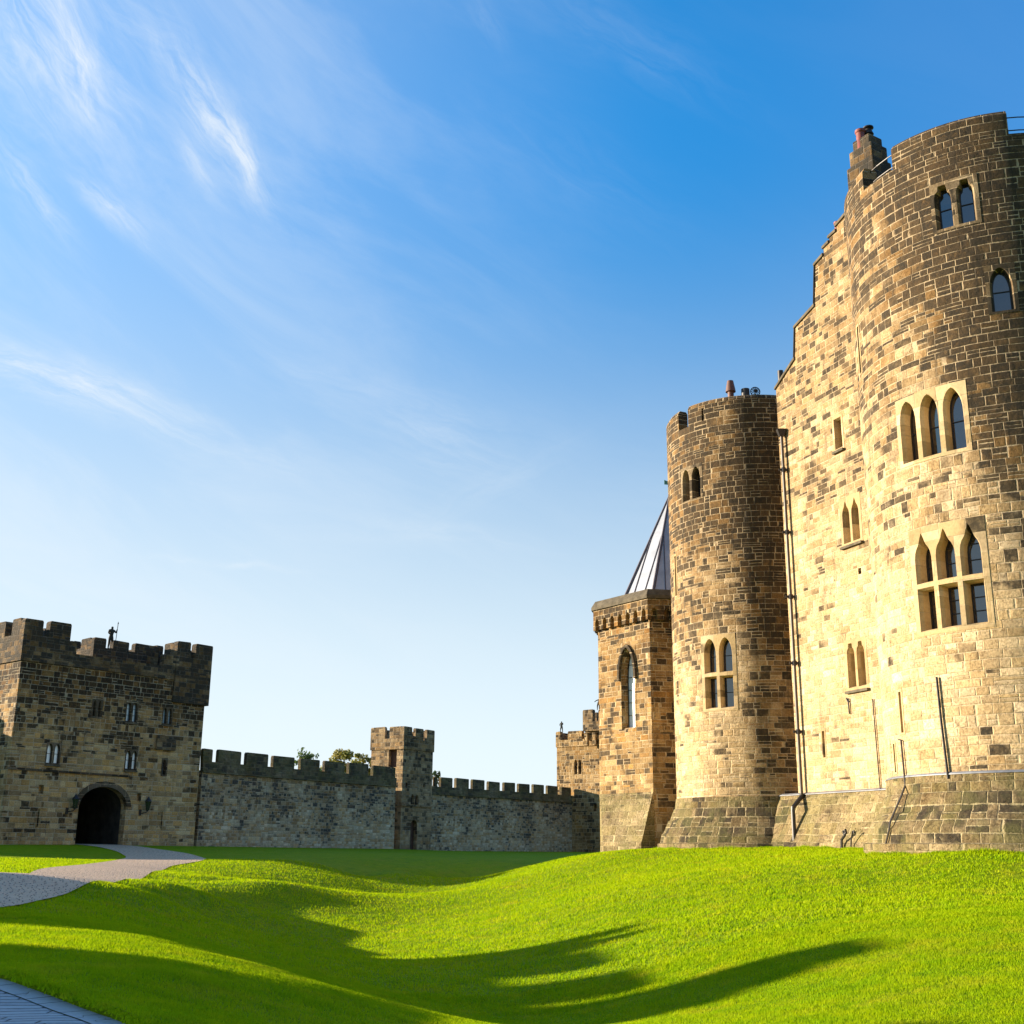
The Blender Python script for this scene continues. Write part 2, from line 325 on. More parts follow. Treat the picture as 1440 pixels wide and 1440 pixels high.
def wpx(fr, x0, x1, y0, y1):  # pixel box -> (u0,u1,z0,z1)
    xc, yc = (x0+x1)/2, (y0+y1)/2; lean = (xc-768)/5880.
    a = fr.hit(x0, yc)[0]; b = fr.hit(x1, yc)[0]
    zt = fr.hit(xc-(yc-y0)*-lean*-1, y0)[1]; zb = fr.hit(xc, y1)[1]
    return a, b, zb, zt
def slit(parent, fr, u, z0, z1, w, carve, mat, name='arrow_slit', depth=.35):
    return window(parent, fr, u-w/2, u+w/2, z0, z1, 1, 'square', mat, carve, mg=.07, depth=depth, bars=0, splay=.01, glassm=M['iron'], name=name)

# ------------------------------------------------------------------ camera, sun, sky
cam = bpy.data.cameras.new('camera'); co = bpy.data.objects.new('camera', cam); C.objects.link(co); bpy.context.scene.camera = co
cam.sensor_width = 36; cam.lens = 36*FL/1440; cam.clip_end = 20000; cam.clip_start = .1
mw = Matrix(((_R[0], _U[0], -_F[0], 0), (_R[1], _U[1], -_F[1], 0), (_R[2], _U[2], -_F[2], 0), (0, 0, 0, 1))); co.matrix_world = mw
SUN_AZ, SUN_EL = -77., 11.8
sd = Vector((math.sin(rad(SUN_AZ))*math.cos(rad(SUN_EL)), math.cos(rad(SUN_AZ))*math.cos(rad(SUN_EL)), math.sin(rad(SUN_EL))))
sl = bpy.data.lights.new('sun', 'SUN'); sl.energy = 5.; sl.angle = rad(.5); sl.color = (1., .86, .66)
so = bpy.data.objects.new('sun', sl); C.objects.link(so); so.rotation_euler = sd.to_track_quat('Z', 'Y').to_euler(); so.location = (-60, 10, 60)
wd = bpy.data.worlds.new('World'); bpy.context.scene.world = wd; wd.use_nodes = True; T = NT(wd.node_tree); T.n.clear()
sky = T.new('ShaderNodeTexSky', sky_type='NISHITA'); sky.sun_disc = False; sky.sun_elevation = rad(SUN_EL); sky.sun_rotation = rad(SUN_AZ)
sky.air_density = 1.; sky.dust_density = .6; sky.ozone_density = 2.5; sky.altitude = 80
def azel(x, y): d = ray(x, y); d = d/np.linalg.norm(d); return math.atan2(d[0], d[1]), math.asin(d[2])
tc = T.new('ShaderNodeTexCoord'); dx, dy, dz = T.sep(tc.outputs['Generated'])
AZ = T.m('ARCTAN2', dx, dy); EL = T.m('ARCSINE', dz)
AE = T.comb(AZ, EL, 0.)
warp = T.noise(AE, 9., 5., .6, out=1); wx, wy, _ = T.sep(warp)
AZw = T.m('ADD', AZ, T.m('MULTIPLY', T.m('SUBTRACT', wx, .5), .035)); ELw = T.m('ADD', EL, T.m('MULTIPLY', T.m('SUBTRACT', wy, .5), .035))
cl = None
# wisps: (px, py) centre, length and width in px, direction (degrees, down-right positive), strength
WISPS = [(50, 40, 150, 80, 40, .5), (105, 95, 70, 22, 60, .55), (300, 170, 105, 27, 47, .75), (345, 225, 50, 12, 62, .55), (272, 228, 42, 12, 45, .4), (45, 265, 80, 14, 42, .5),
         (150, 292, 55, 15, 28, .6), (90, 542, 170, 24, 13, .75), (330, 615, 140, 20, 22, .2), (200, 30, 70, 26, 15, .3), (560, 555, 190, 30, 12, .13), (690, 690, 120, 24, -30, .14), (640, 755, 150, 16, 6, .18),
         (325, 791, 80, 5, 2, .35), (870, 55, 160, 34, 25, .10), (680, 20, 40, 18, 50, .12), (820, 240, 160, 50, 30, .05), (620, 610, 90, 40, 20, .25), (1010, 700, 120, 60, 10, .12)]
for x, y, L, Wd, dr, st in WISPS:
    a0, e0 = azel(x, y); t = rad(-dr); k = 1/FL
    du = T.m('SUBTRACT', AZw, a0); dv = T.m('SUBTRACT', ELw, e0)
    p = T.m('ADD', T.m('MULTIPLY', du, math.cos(t)), T.m('MULTIPLY', dv, math.sin(t)))
    q = T.m('SUBTRACT', T.m('MULTIPLY', dv, math.cos(t)), T.m('MULTIPLY', du, math.sin(t)))
    g = T.m('ADD', T.m('POWER', T.m('DIVIDE', p, L*k), 2.), T.m('POWER', T.m('DIVIDE', q, Wd*k), 2.))
    g = T.m('EXPONENT', T.m('MULTIPLY', g, -.9))
    fib = T.noise(T.comb(T.m('MULTIPLY', p, 9.), T.m('MULTIPLY', q, 60.), x*.013), 1., 7., .68, .9)
    g = T.m('MULTIPLY', T.m('MULTIPLY', g, st), T.rng(fib, .25, .85))
    cl = g if cl is None else T.m('ADD', cl, g)
# thin veil, thicker to the left and towards the horizon
rot = T.comb(T.m('ADD', T.m('MULTIPLY', AZ, .9), T.m('MULTIPLY', EL, -.5)), T.m('MULTIPLY', T.m('ADD', EL, T.m('MULTIPLY', AZ, .45)), 3.2), 2.)
veil = T.rng(T.noise(rot, 3.4, 7., .62, .5), .38, .75)
lft = T.rng(AZ, .22, -.45)
veil = T.m('MULTIPLY', T.m('ADD', .55, T.m('MULTIPLY', veil, .45)), T.m('ADD', .03, T.m('MULTIPLY', lft, .46)))
back = T.rng(T.m('ABSOLUTE', AZ), .8, 1.7, 1., .75); hz = T.m('MULTIPLY', T.rng(EL, .60, -.02), back)
cl = T.m('ADD', cl, T.m('MULTIPLY', veil, back))
SKYK = 1.0
sc = T.new('ShaderNodeHueSaturation'); sc.inputs['Hue'].default_value = .5; sc.inputs['Saturation'].default_value = 1.15; T.l.new(sky.outputs[0], sc.inputs['Color'])
skc = T.mix(1., sc.outputs[0], T.mix(T.rng(EL, .08, .66), (.95, 1., 1.02), T.mix(T.rng(AZ, .1, .5), (.12, 1.85, 2.45), (.80, 1.9, 2.4))), 'MULTIPLY')
skc = T.mix(T.m('MULTIPLY', T.m('POWER', hz, 1.35), .92), skc, (5.7, 6.55, 7.15))
skc = T.mix(T.m('MULTIPLY', cl, 1., clamp=True), skc, (5.7, 6.1, 6.4))
bg = T.new('ShaderNodeBackground'); T.l.new(skc, bg.inputs[0]); bg.inputs[1].default_value = .052
wo = T.new('ShaderNodeOutputWorld'); T.l.new(bg.outputs[0], wo.inputs[0])
vs_ = bpy.context.scene.view_settings; vs_.view_transform = 'Standard'; vs_.look = 'None'; vs_.exposure = 1.6; vs_.gamma = 1; vs_.use_curve_mapping = False

# ------------------------------------------------------------------ terrain
G_AZ = 40.
gate = Frame((-30.8, 74.0), G_AZ)
w1 = Frame((-21.9, 85.0), 31.3)
w2 = Frame((-6.7, 110.0), 37.2)
CP = []
for x, y, Y in [(14, 1188, 74), (140, 1188.5, 79), (272, 1190, 84.5), (420, 1192, 95), (560, 1194, 105), (610, 1196, 110), (700, 1197, 118), (805, 1198, 127), (780, 1201, 100), (850, 1199, 122),
                (1035, 1194, 48.5), (1230, 1196.5, 41), (1250, 1202.5, 35.5), (1440, 1204, 31.2), (1340, 1204, 32), (1120, 1193, 46.6), (945, 1195, 51)]:
    CP.append(at_depth(x, y, Y))
for x, y, z in [(300, 1208, -.85), (450, 1207, -.78), (450, 1214, -.95), (600, 1207, -.8), (660, 1212, -.95), (740, 1205, -.8), (600, 1212, -.93), (600, 1230, -1.6), (600, 1250, -2.25), (640, 1250, -2.2), (520, 1240, -1.8), (550, 1216, -1.),
                (700, 1235, -1.45), (760, 1215, -.85), (820, 1203, -.45), (870, 1196.5, -.2), (940, 1195.5, -.16),
                (1100, 1250, -1.0), (1100, 1340, -1.75), (1100, 1440, -2.15), (1440, 1240, -.72), (1440, 1300, -1.2), (1440, 1440, -1.85), (1250, 1320, -1.45), (1250, 1240, -.8),
                (860, 1250, -1.25), (860, 1340, -2.15), (860, 1440, -2.7), (980, 1300, -1.6), (980, 1220, -.68), (860, 1215, -.68),
                (720, 1225, -1.15), (720, 1260, -1.75), (720, 1300, -2.15), (720, 1340, -2.45), (720, 1440, -2.9),
                (600, 1260, -2.2), (600, 1300, -2.5), (600, 1340, -2.72), (600, 1400, -2.75), (600, 1430, -2.35), (640, 1440, -2.35),
                (450, 1235, -1.5), (450, 1255, -1.92), (450, 1300, -2.45), (450, 1330, -2.65), (450, 1360, -2.5), (450, 1385, -2.0), (500, 1440, -2.15), (500, 1400, -2.1),
                (300, 1212, -.9), (300, 1225, -1.04), (300, 1250, -1.66), (300, 1300, -2.3), (300, 1325, -2.0), (300, 1342, -1.75), (370, 1236, -1.25), (360, 1280, -2.2), (400, 1330, -2.6), (390, 1250, -1.82),
                (200, 1225, -1.1), (200, 1250, -1.25), (200, 1290, -1.6), (200, 1318, -1.5), (200, 1360, -1.45), (200, 1440, -1.6), (250, 1240, -1.22), (350, 1440, -1.85), (350, 1380, -1.75),
                (100, 1240, -1.25), (100, 1260, -1.3), (100, 1290, -1.35), (100, 1340, -1.45), (100, 1420, -1.62), (0, 1233, -1.15), (0, 1282, -1.35), (0, 1300, -1.38), (0, 1375, -1.62), (0, 1440, -1.7), (0, 1205, -.8), (150, 1210, -.9)]:
    CP.append(at_height(x, y, z))
for p in [(0, 0, -1.7), (-5, 5, -1.7), (6, 4, -2.1), (12, 8, -1.9), (1, 9, -2.4), (-30, 20, -1.4), (-30, 45, -1.1), (-45, 40, -1.), (-60, 80, -.5), (-50, 60, -.7), (-12, 6, -1.7), (-25, 0, -1.7), (-60, 0, -1.7), (-60, -15, -1.7), (60, -15, -1.7), (0, -15, -1.8),
          (-45, 110, -.5), (-20, 140, -.6), (0, 160, -.6), (40, 150, -.6), (60, 60, -.3), (60, 20, -.8), (60, 100, -.4), (16.3, 36.5, -.1), (11, 53, -.1), (25, 45, 0), (25, 30, -.2), (9, 61, -.2), (16, 75, -.3), (12, 95, -.5), (20, 18, -1.2), (30, 8, -1.4), (5, 75, -.9), (6, 62, -.5)]:
    CP.append(np.array(p, float))
CP = np.array(CP)
def _phi(r2): return .5*r2*np.log(r2+1e-9)
_S = 30.; _c = CP[:, :2]/_S; nC = len(_c)
_K = _phi(((_c[:, None]-_c[None])**2).sum(-1))+np.eye(nC)*.002; _P = np.c_[np.ones(nC), _c]
_A = np.block([[_K, _P], [_P.T, np.zeros((3, 3))]]); _wt = np.linalg.solve(_A, np.r_[CP[:, 2], np.zeros(3)])
def terr(x, y):
    x = np.atleast_1d(np.asarray(x, float)); y = np.atleast_1d(np.asarray(y, float)); out = np.empty(len(x))
    for i in range(0, len(x), 40000):
        q = np.c_[np.clip(x[i:i+40000], -60, 60), np.clip(y[i:i+40000], -15, 160)]/_S
        out[i:i+40000] = _phi(((q[:, None]-_c[None])**2).sum(-1))@_wt[:nC]+_wt[nC]+q@_wt[nC+1:]
    return out
def tz(x, y): return float(terr(x, y)[0])
# pixel -> ground point by marching the ray onto the terrain
def ground(x, y):
    d = ray(x, y); d = d/d[1]; Ys = np.arange(8, 130, .15); z = terr(d[0]*Ys, Ys); k = np.argmax(d[2]*Ys < z); Y = Ys[k] if (d[2]*Ys < z).any() else 100
    return d[0]*Y, Y
def grid_mesh(name, xs, ys, zf, mat, smooth=True):
    X, Y = np.meshgrid(xs, ys); Z = zf(X.ravel(), Y.ravel()); v = np.c_[X.ravel(), Y.ravel(), Z]
    nx, ny = len(xs), len(ys); i = np.arange(nx-1)[None]+np.arange(ny-1)[:, None]*nx; f = np.stack([i, i+1, i+nx+1, i+nx], -1).reshape(-1, 4)
    me = bpy.data.meshes.new(name); me.from_pydata(v.tolist(), [], f.tolist()); me.polygons.foreach_set('use_smooth', [smooth]*len(me.polygons))
    o = bpy.data.objects.new(name, me); C.objects.link(o); me.materials.append(mat); return o
# lawn material: mown turf, mottled
def turf(name, leaf=False):
    m, T, b = newmat(name); g = T.new('ShaderNodeNewGeometry'); P = g.outputs['Position']
    big = T.noise(P, .35, 4., .6); md = T.noise(P, 2.2, 5., .7); fn = T.noise(P, 16., 4., .75); dry = T.noise(T.vadd(P, (40., 3., 0)), .9, 5., .7)
    c = T.mix(T.rng(big, .3, .7), (.23, .33, .003), (.165, .28, .003))
    c = T.mix(T.rng(md, .35, .7), c, (.28, .345, .004))
    c = T.mix(T.m('MULTIPLY', T.rng(dry, .50, .72), .6), c, (.34, .32, .02)); c = T.mix(T.m('MULTIPLY', T.rng(T.noise(T.vadd(P, (7., 90., 0)), 1.7, 5., .75), .52, .70), .45), c, (.07, .15, .006))
    if leaf:
        c = T.mix(T.rng(fn, .35, .65), c, T.mix(1., c, (1.2, 1.15, 1.0), 'MULTIPLY'))
    else:
        c = T.mix(T.rng(fn, .3, .7), T.mix(1., c, (.5, .55, .5), 'MULTIPLY'), c)
    T.l.new(c, b.inputs['Base Color']); b.inputs['Roughness'].default_value = .8; b.inputs['Specular IOR Level'].default_value = .04
    if leaf:
        tr = T.new('ShaderNodeBsdfTranslucent'); T.l.new(T.mix(1., c, (1.6, 1.6, .6), 'MULTIPLY'), tr.inputs[0]); mx = T.new('ShaderNodeMixShader'); mx.inputs[0].default_value = .35
        T.l.new(b.outputs[0], mx.inputs[1]); T.l.new(tr.outputs[0], mx.inputs[2]); T.l.new(mx.outputs[0], [n for n in T.n if n.type == 'OUTPUT_MATERIAL'][0].inputs[0])
    else:
        hh = T.m('ADD', T.m('MULTIPLY', T.noise(P, 5., 5., .75), 1.), T.m('MULTIPLY', fn, .6))
        bp = T.new('ShaderNodeBump'); bp.inputs['Strength'].default_value = .8; bp.inputs['Distance'].default_value = .10
        T.l.new(hh, bp.inputs['Height']); T.l.new(bp.outputs[0], b.inputs['Normal'])
    return m
M['turf'] = turf('turf'); M['blade'] = turf('grass_blade', True)
xs = np.concatenate([[-6000, -2500, -1000, -400, -180, -90], np.arange(-60, 60.1, .5), [90, 180, 400, 1000, 2500, 6000]])
ys = np.concatenate([[-6000, -2000, -500, -100, -40], np.arange(-15, 160.1, .5), [190, 300, 600, 1500, 4000, 9000]])
lawn = grid_mesh('lawn', xs, ys, terr, M['turf']); tag(lawn, 'mown green lawn dipping into a grassy ditch in front of the castle', 'lawn', kind='structure')

def paving(name, w, h, cols, joint, ang=0., bump=.02):
    m, T, b = newmat(name); g = T.new('ShaderNodeNewGeometry'); P = g.outputs['Position']; X, Y, Z = T.sep(P); a = rad(ang)
    u = T.m('ADD', T.m('MULTIPLY', X, math.cos(a)), T.m('MULTIPLY', Y, math.sin(a))); v = T.m('SUBTRACT', T.m('MULTIPLY', Y, math.cos(a)), T.m('MULTIPLY', X, math.sin(a)))
    wob = T.noise(P, 1.5, 2.); v = T.m('ADD', T.m('DIVIDE', v, h), T.m('MULTIPLY', wob, .12)); row = T.m('FLOOR', v)
    u = T.m('ADD', T.m('DIVIDE', u, w), T.m('MULTIPLY', T.sep(T.white(T.comb(row, .3, .1)))[0], 9.)); col = T.m('FLOOR', u)
    r1, r2, r3 = T.sep(T.white(T.comb(col, row, 1.)))
    fu = T.m('FRACT', u); fv = T.m('FRACT', v); d = T.m('MINIMUM', T.m('MULTIPLY', T.m('MINIMUM', fu, T.m('SUBTRACT', 1., fu)), w), T.m('MULTIPLY', T.m('MINIMUM', fv, T.m('SUBTRACT', 1., fv)), h))
    d = T.m('ADD', d, T.m('MULTIPLY', T.m('SUBTRACT', T.noise(P, 14., 3.), .5), .02)); jm = T.rng(d, .004, .018, 1., 0.)
    c = T.mix(r1, cols[0], cols[1]); c = T.mix(T.m('MULTIPLY', T.rng(T.noise(P, 8., 5., .7), .35, .7), .5), c, cols[2]); c = T.mix(T.m('MULTIPLY', T.rng(T.noise(P, .5, 3., .6), .45, .7), .5), c, cols[1]); c = T.mix(jm, c, joint)
    T.l.new(c, b.inputs['Base Color']); b.inputs['Roughness'].default_value = .7; b.inputs['Specular IOR Level'].default_value = .35
    bp = T.new('ShaderNodeBump'); bp.inputs['Strength'].default_value = .8; bp.inputs['Distance'].default_value = bump
    T.l.new(T.m('ADD', T.m('ADD', T.rng(d, 0., .03), T.m('MULTIPLY', r3, .5)), T.m('MULTIPLY', T.noise(P, 12., 3.), .4)), bp.inputs['Height']); T.l.new(bp.outputs[0], b.inputs['Normal'])
    return m
M['cobble'] = paving('pinkish_road_setts', .26, .19, [(.62, .42, .27), (.48, .33, .22), (.68, .50, .34)], (.12, .09, .065), 20, .05)
M['flag'] = paving('grey_paving_setts', .75, .17, [(.33, .35, .37), (.22, .23, .25), (.4, .42, .44)], (.04, .04, .038), 2, .02)
M['kerb'] = paving('kerb_stone', .7, 60., [(.34, .35, .36), (.27, .28, .29), (.4, .4, .41)], (.06, .06, .05), 128, .02)
def ribbon(name, L, Rr, mat, lift=.02, nseg=60, ncross=14, raw=False):
    """sheet draped on the terrain between two edge lines"""
    def res(P, n):
        P = np.array(P, float); s = np.r_[0, np.cumsum(np.hypot(*(P[1:]-P[:-1]).T))]; t = np.linspace(0, s[-1], n)
        q = np.c_[np.interp(t, s, P[:, 0]), np.interp(t, s, P[:, 1])]
        for _ in range(3): q[1:-1] = (q[:-2]+2*q[1:-1]+q[2:])/4
        return q
    A, B = (np.array(L, float), np.array(Rr, float)) if raw else (res(L, nseg), res(Rr, nseg)); nseg = len(A); v = []; f = []
    for i in range(nseg):
        for j in range(ncross): v.append(A[i]+(B[i]-A[i])*j/(ncross-1))
    v = np.array(v); z = terr(v[:, 0], v[:, 1])+lift
    for i in range(nseg-1):
        for j in range(ncross-1): k = i*ncross+j; f.append((k, k+1, k+ncross+1, k+ncross))
    me = bpy.data.meshes.new(name); me.from_pydata(np.c_[v, z].tolist(), [], f); me.polygons.foreach_set('use_smooth', [True]*len(f)); me.materials.append(mat)
    bm = bmesh.new(); bm.from_mesh(me); bmesh.ops.recalc_face_normals(bm, faces=bm.faces)
    if sum(q.normal.z for q in bm.faces) < 0: bmesh.ops.reverse_faces(bm, faces=bm.faces)
    bm.to_mesh(me); bm.free()
    o = bpy.data.objects.new(name, me); C.objects.link(o); return o, A, B
gw = lambda px, y=1188: gate.world(gate.hit(px, y)[0], 0)
g0 = gate.world(gate.hit(107, 1188)[0], 3.); g1 = gate.world(gate.hit(174, 1188)[0], 3.)
Lf = [tuple(g0), tuple(gw(107))]+[ground(x, y) for x, y in [(140, 1192), (165, 1198), (180, 1206.5), (155, 1212), (110, 1217.5), (50, 1224), (0, 1230)]]
Lf += [(Lf[-1][0]-8, Lf[-1][1]-8), (Lf[-1][0]-22, Lf[-1][1]-20)]
Rt = [tuple(g1), tuple(gw(174))]+[ground(x, y) for x, y in [(215, 1194), (265, 1201), (292, 1208), (285, 1212), (240, 1218), (165, 1242), (65, 1266), (0, 1282)]]
Rt += [(Rt[-1][0]-4, Rt[-1][1]-4), (Rt[-1][0]-14, Rt[-1][1]-12)]
road, RA, RB = ribbon('road', Lf, Rt, M['cobble'], .035, 90, 24); tag(road, 'pinkish sett paved road winding up to the gate arch', 'road', kind='structure')
Kp = [ground(x, y) for x, y in [(0, 1381), (25, 1393), (75, 1411), (155, 1440)]]
Kp = [(Kp[0][0]-5, Kp[0][1]+3.2), (Kp[0][0]-1.5, Kp[0][1]+1.1)]+Kp+[(Kp[-1][0]+1.6, Kp[-1][1]-2.2), (Kp[-1][0]+4, Kp[-1][1]-7)]
def offs(P, d):
    P = np.array(P, float); t = np.gradient(P, axis=0); t /= np.linalg.norm(t, axis=1)[:, None]; return [tuple(q) for q in P+np.c_[-t[:, 1], t[:, 0]]*d]
def smooth(P, n):
    P = np.array(P, float); a = np.r_[0, np.cumsum(np.hypot(*(P[1:]-P[:-1]).T))]; t = np.linspace(0, a[-1], n); q = np.c_[np.interp(t, a, P[:, 0]), np.interp(t, a, P[:, 1])]
    for _ in range(12): q[1:-1] = (q[:-2]+2*q[1:-1]+q[2:])/4
    return q
Ks = smooth(Kp, 90)
kerb, KA, KB = ribbon('kerb', Ks, offs(Ks, -.27), M['kerb'], .05, ncross=3, raw=True); tag(kerb, 'line of long grey kerb stones edging the paved footpath', 'kerb', kind='structure')
foot, _, PB = ribbon('footpath', offs(Ks, -.262), offs(Ks, -3.2), M['flag'], .04, ncross=14, raw=True); tag(foot, 'footpath of blue grey setts in the near left corner', 'footpath', kind='structure')
def lip(x, y):      # the turf stands a hand above the kerb and eases down to the lawn
    x = np.asarray(x, float); y = np.asarray(y, float); out = np.zeros(len(x)); k = np.where((x < 0) & (x > -22) & (y < 26) & (y > 2))[0]
    if len(k):
        d = np.full(len(k), 9.)
        for q in KA: d = np.minimum(d, np.hypot(x[k]-q[0], y[k]-q[1]))
        out[k] = .15*np.clip(1-d/1.5, 0, 1)**1.3
    return out
lv = []; LO = (0., .015, .12, .4, .75, 1.1, 1.48)
for d in LO: lv.append(np.array(offs(Ks, d)))
n_ = len(Ks); V_ = np.concatenate(lv); Z_ = terr(V_[:, 0], V_[:, 1])+np.concatenate([[-.03]*n_]+[[.15*max(0, 1-d/1.5)**1.3]*n_ for d in LO[1:]])
me = bpy.data.meshes.new('lawn_edge'); me.from_pydata(np.c_[V_, Z_].tolist(), [], [(a*n_+i, a*n_+i+1, (a+1)*n_+i+1, (a+1)*n_+i) for a in range(len(LO)-1) for i in range(n_-1)])
bm = bmesh.new(); bm.from_mesh(me); bmesh.ops.recalc_face_normals(bm, faces=bm.faces)
if sum(q.normal.z for q in bm.faces) < 0: bmesh.ops.reverse_faces(bm, faces=bm.faces)
bm.to_mesh(me); bm.free(); me.materials.append(M['turf']); le = bpy.data.objects.new('lawn_edge', me); C.objects.link(le); tag(le, 'raised turf edge of the lawn beside the kerb', 'lawn', kind='structure')
def inside(poly, x, y):
    r = np.zeros(len(x), bool); n = len(poly); j = n-1
    for i in range(n):
        xi, yi = poly[i]; xj, yj = poly[j]; c = ((yi > y) != (yj > y)) & (x < (xj-xi)*(y-yi)/(yj-yi+1e-12)+xi); r ^= c; j = i
    return r
# grass blades: thicker near the eye
ng = np.random.default_rng(3)
def blades(n, Y0, Y1, hh, ww, pw):
    t = ng.random(n); Y = (Y0**pw+(Y1**pw-Y0**pw)*t)**(1/pw); X = (ng.random(n)*.98-.49)*Y*1.02+.02*Y
    bad = inside([tuple(p) for p in RA]+[tuple(p) for p in RB[::-1]], X, Y) | inside([tuple(p) for p in KA]+[tuple(p) for p in PB[::-1]], X, Y); ok = ~bad
    cl = np.hypot(X-16.3, Y-36.5) < 5.4; ok &= ~cl; cl = np.hypot(X-11.2, Y-53.1) < 4.6; ok &= ~cl
    X, Y = X[ok], Y[ok]; n = len(X); Z = terr(X, Y)+lip(X, Y)-.005
    clump = .55+.6*(np.sin(X*2.3+np.sin(Y*1.7)*1.3)*np.sin(Y*2.9+X*.7)+1)/2+.35*ng.random(n)
    H = hh*clump*(Y/16)**.25; Wd = ww*(.7+.6*ng.random(n)); a = ng.random(n)*2*np.pi; ln = (ng.random(n)**.8)*.8*H; la = ng.random(n)*2*np.pi
    bx, by = np.cos(a)*Wd/2, np.sin(a)*Wd/2; V = np.empty((n, 3, 3))
    V[:, 0] = np.c_[X-bx, Y-by, Z]; V[:, 1] = np.c_[X+bx, Y+by, Z]; V[:, 2] = np.c_[X+np.cos(la)*ln, Y+np.sin(la)*ln, Z+H]
    return V
def fringe(P, n, H=.16):
    P = np.array(P, float); sg = np.r_[0, np.cumsum(np.hypot(*(P[1:]-P[:-1]).T))]; t = ng.random(n)*sg[-1]; X = np.interp(t, sg, P[:, 0])+ng.normal(size=n)*.05; Y = np.interp(t, sg, P[:, 1])+ng.normal(size=n)*.05
    k = .35+.65*(np.sin(t*3.1)*np.sin(t*1.3+1)+1)/2; h = H*k*(.5+ng.random(n)*.7); w = .03; a = ng.random(n)*6.283; la = ng.random(n)*6.283; Z = terr(X, Y)+lip(X, Y)-.02; V = np.empty((n, 3, 3))
    V[:, 0] = np.c_[X-np.cos(a)*w/2, Y-np.sin(a)*w/2, Z]; V[:, 1] = np.c_[X+np.cos(a)*w/2, Y+np.sin(a)*w/2, Z]; V[:, 2] = np.c_[X+np.cos(la)*h*.5, Y+np.sin(la)*h*.5, Z+h]; return V
def arc(c, r, a0, a1): return [(c[0]+r*math.cos(rad(a)), c[1]+r*math.sin(rad(a))) for a in np.linspace(a0, a1, 40)]
_kf = Frame((11.98, 47.0), 159.)
Vb = np.concatenate([fringe(arc((16.27, 36.54), 5.56, 150, 290), 5000), fringe(arc((11.18, 53.14), 4.84, 150, 300), 4000), fringe([tuple(_kf.world(-3, -1.05)), tuple(_kf.world(5.3, -1.05))], 3500), fringe(KA, 9000, .07), fringe(RB, 9000, .07), fringe(RA, 9000, .07), blades(420000, 10, 24, .042, .014, 1.2), blades(260000, 22, 60, .05, .035, 1.0)]); n = len(Vb)
me = bpy.data.meshes.new('grass'); me.vertices.add(n*3); me.vertices.foreach_set('co', Vb.ravel()); me.loops.add(n*3); me.loops.foreach_set('vertex_index', np.arange(n*3, dtype=np.int32))
me.polygons.add(n); me.polygons.foreach_set('loop_start', np.arange(0, n*3, 3, dtype=np.int32)); me.update(); me.validate()
me.materials.append(M['blade']); go = bpy.data.objects.new('grass', me); C.objects.link(go); tag(go, 'short bright green grass blades of the mown lawn', 'grass', kind='stuff')

# ------------------------------------------------------------------ crenellated walls
def profile(z0, zf, zt, mer, u0, u1, cham=.06):
    """outline of a wall from z0 up, with merlons (ranges along u) standing on zf"""
    top = []; 
    for a, b in mer:
        j = rnd.uniform(-.05, .05); q = rnd.uniform(-.03, .03)
        top += [(a, zf), (a, zt-cham*2+j), (a+cham*1.3, zt+j), (b-cham, zt+j+q), (b, zt-cham*1.6+j), (b, zf)]
    pts = [(u0, z0), (u1, z0)]
    if not mer or mer[-1][1] < u1-.01: pts.append((u1, zf))
    else: top = top[:-1]
    if mer and mer[0][0] <= u0+.01: top = top[1:]; first = False
    else: first = True
    pts += top[::-1]
    if first: pts.append((u0, zf))
    return pts
def even(u0, u1, n, gap, ends=True):
    w = (u1-u0-(n-1)*gap)/n; return [(u0+i*(w+gap), u0+i*(w+gap)+w) for i in range(n)]
def crenbox(mb, u0, u1, y0, y1, z0, zf, zt, t=.5, nf=2, ns=2, gap=.75, front=None, side=None, floor=None):
    front = front or even(u0, u1, nf, gap); side = side or even(y0, y1, ns, gap)
    fixl = lambda mer, a, b: [(max(p, a), min(q, b)) for p, q in mer]
    mb.prism(profile(z0, zf, zt, front, u0, u1), y0, y0+t)
    mb.prism(profile(z0, zf, zt, even(u0, u1, len(front), gap), u0, u1), y1-t, y1)
    sy = [(max(a, y0+t), min(b, y1-t)) for a, b in side]
    for xx in (u0, u1-t): mb.prism(profile(z0, zf, zt, sy, y0+t, y1-t), xx, xx+t, lambda u, z, d: (d, u, z))
    mb.box(u0+t, u1-t, y0+t, y1-t, z0, floor if floor is not None else zf-.7)
    return mb
def curtain(fr, label, mpx, ymer, zt, zf, zs, Lmax, Lmin, thick=2.):
    mer = []
    for a, b in mpx: mer.append((fr.hit(a+1.1, ymer(a))[0], fr.hit(b-.6, ymer(b))[0]))
    r = root('curtain_wall', fr, label, 'castle wall')
    MB().prism([(Lmin, -2), (Lmax, -2), (Lmax, zs), (Lmin, zs)], 0, thick).build('wall', M['curt'], r)
    MB().prism([(Lmin, zs+.002), (Lmax, zs+.002), (Lmax, zs+.13), (Lmin, zs+.17)], -.14, .55).build('string_course', M['curt2'], r)
    MB().prism(profile(zs+.06, zf, zt, mer, Lmin, Lmax), -.05, .22).build('parapet', M['curt2'], r)
    return r
zt1 = w1.hit(305, 1054)[1]; L1 = w1.hit(557, 1100)[0]
curtain(w1, 'long grey crenellated wall between the gatehouse and the square wall tower', [(284, 299), (305.5, 339), (345, 377), (382.5, 414), (421, 449.5), (455, 484.5), (489, 518), (523, 556)], lambda x: 1060+(x-283)*.105, 6.42, 5.52, 4.72, L1, .3)
L2 = w2.hit(804, 1103)[0]
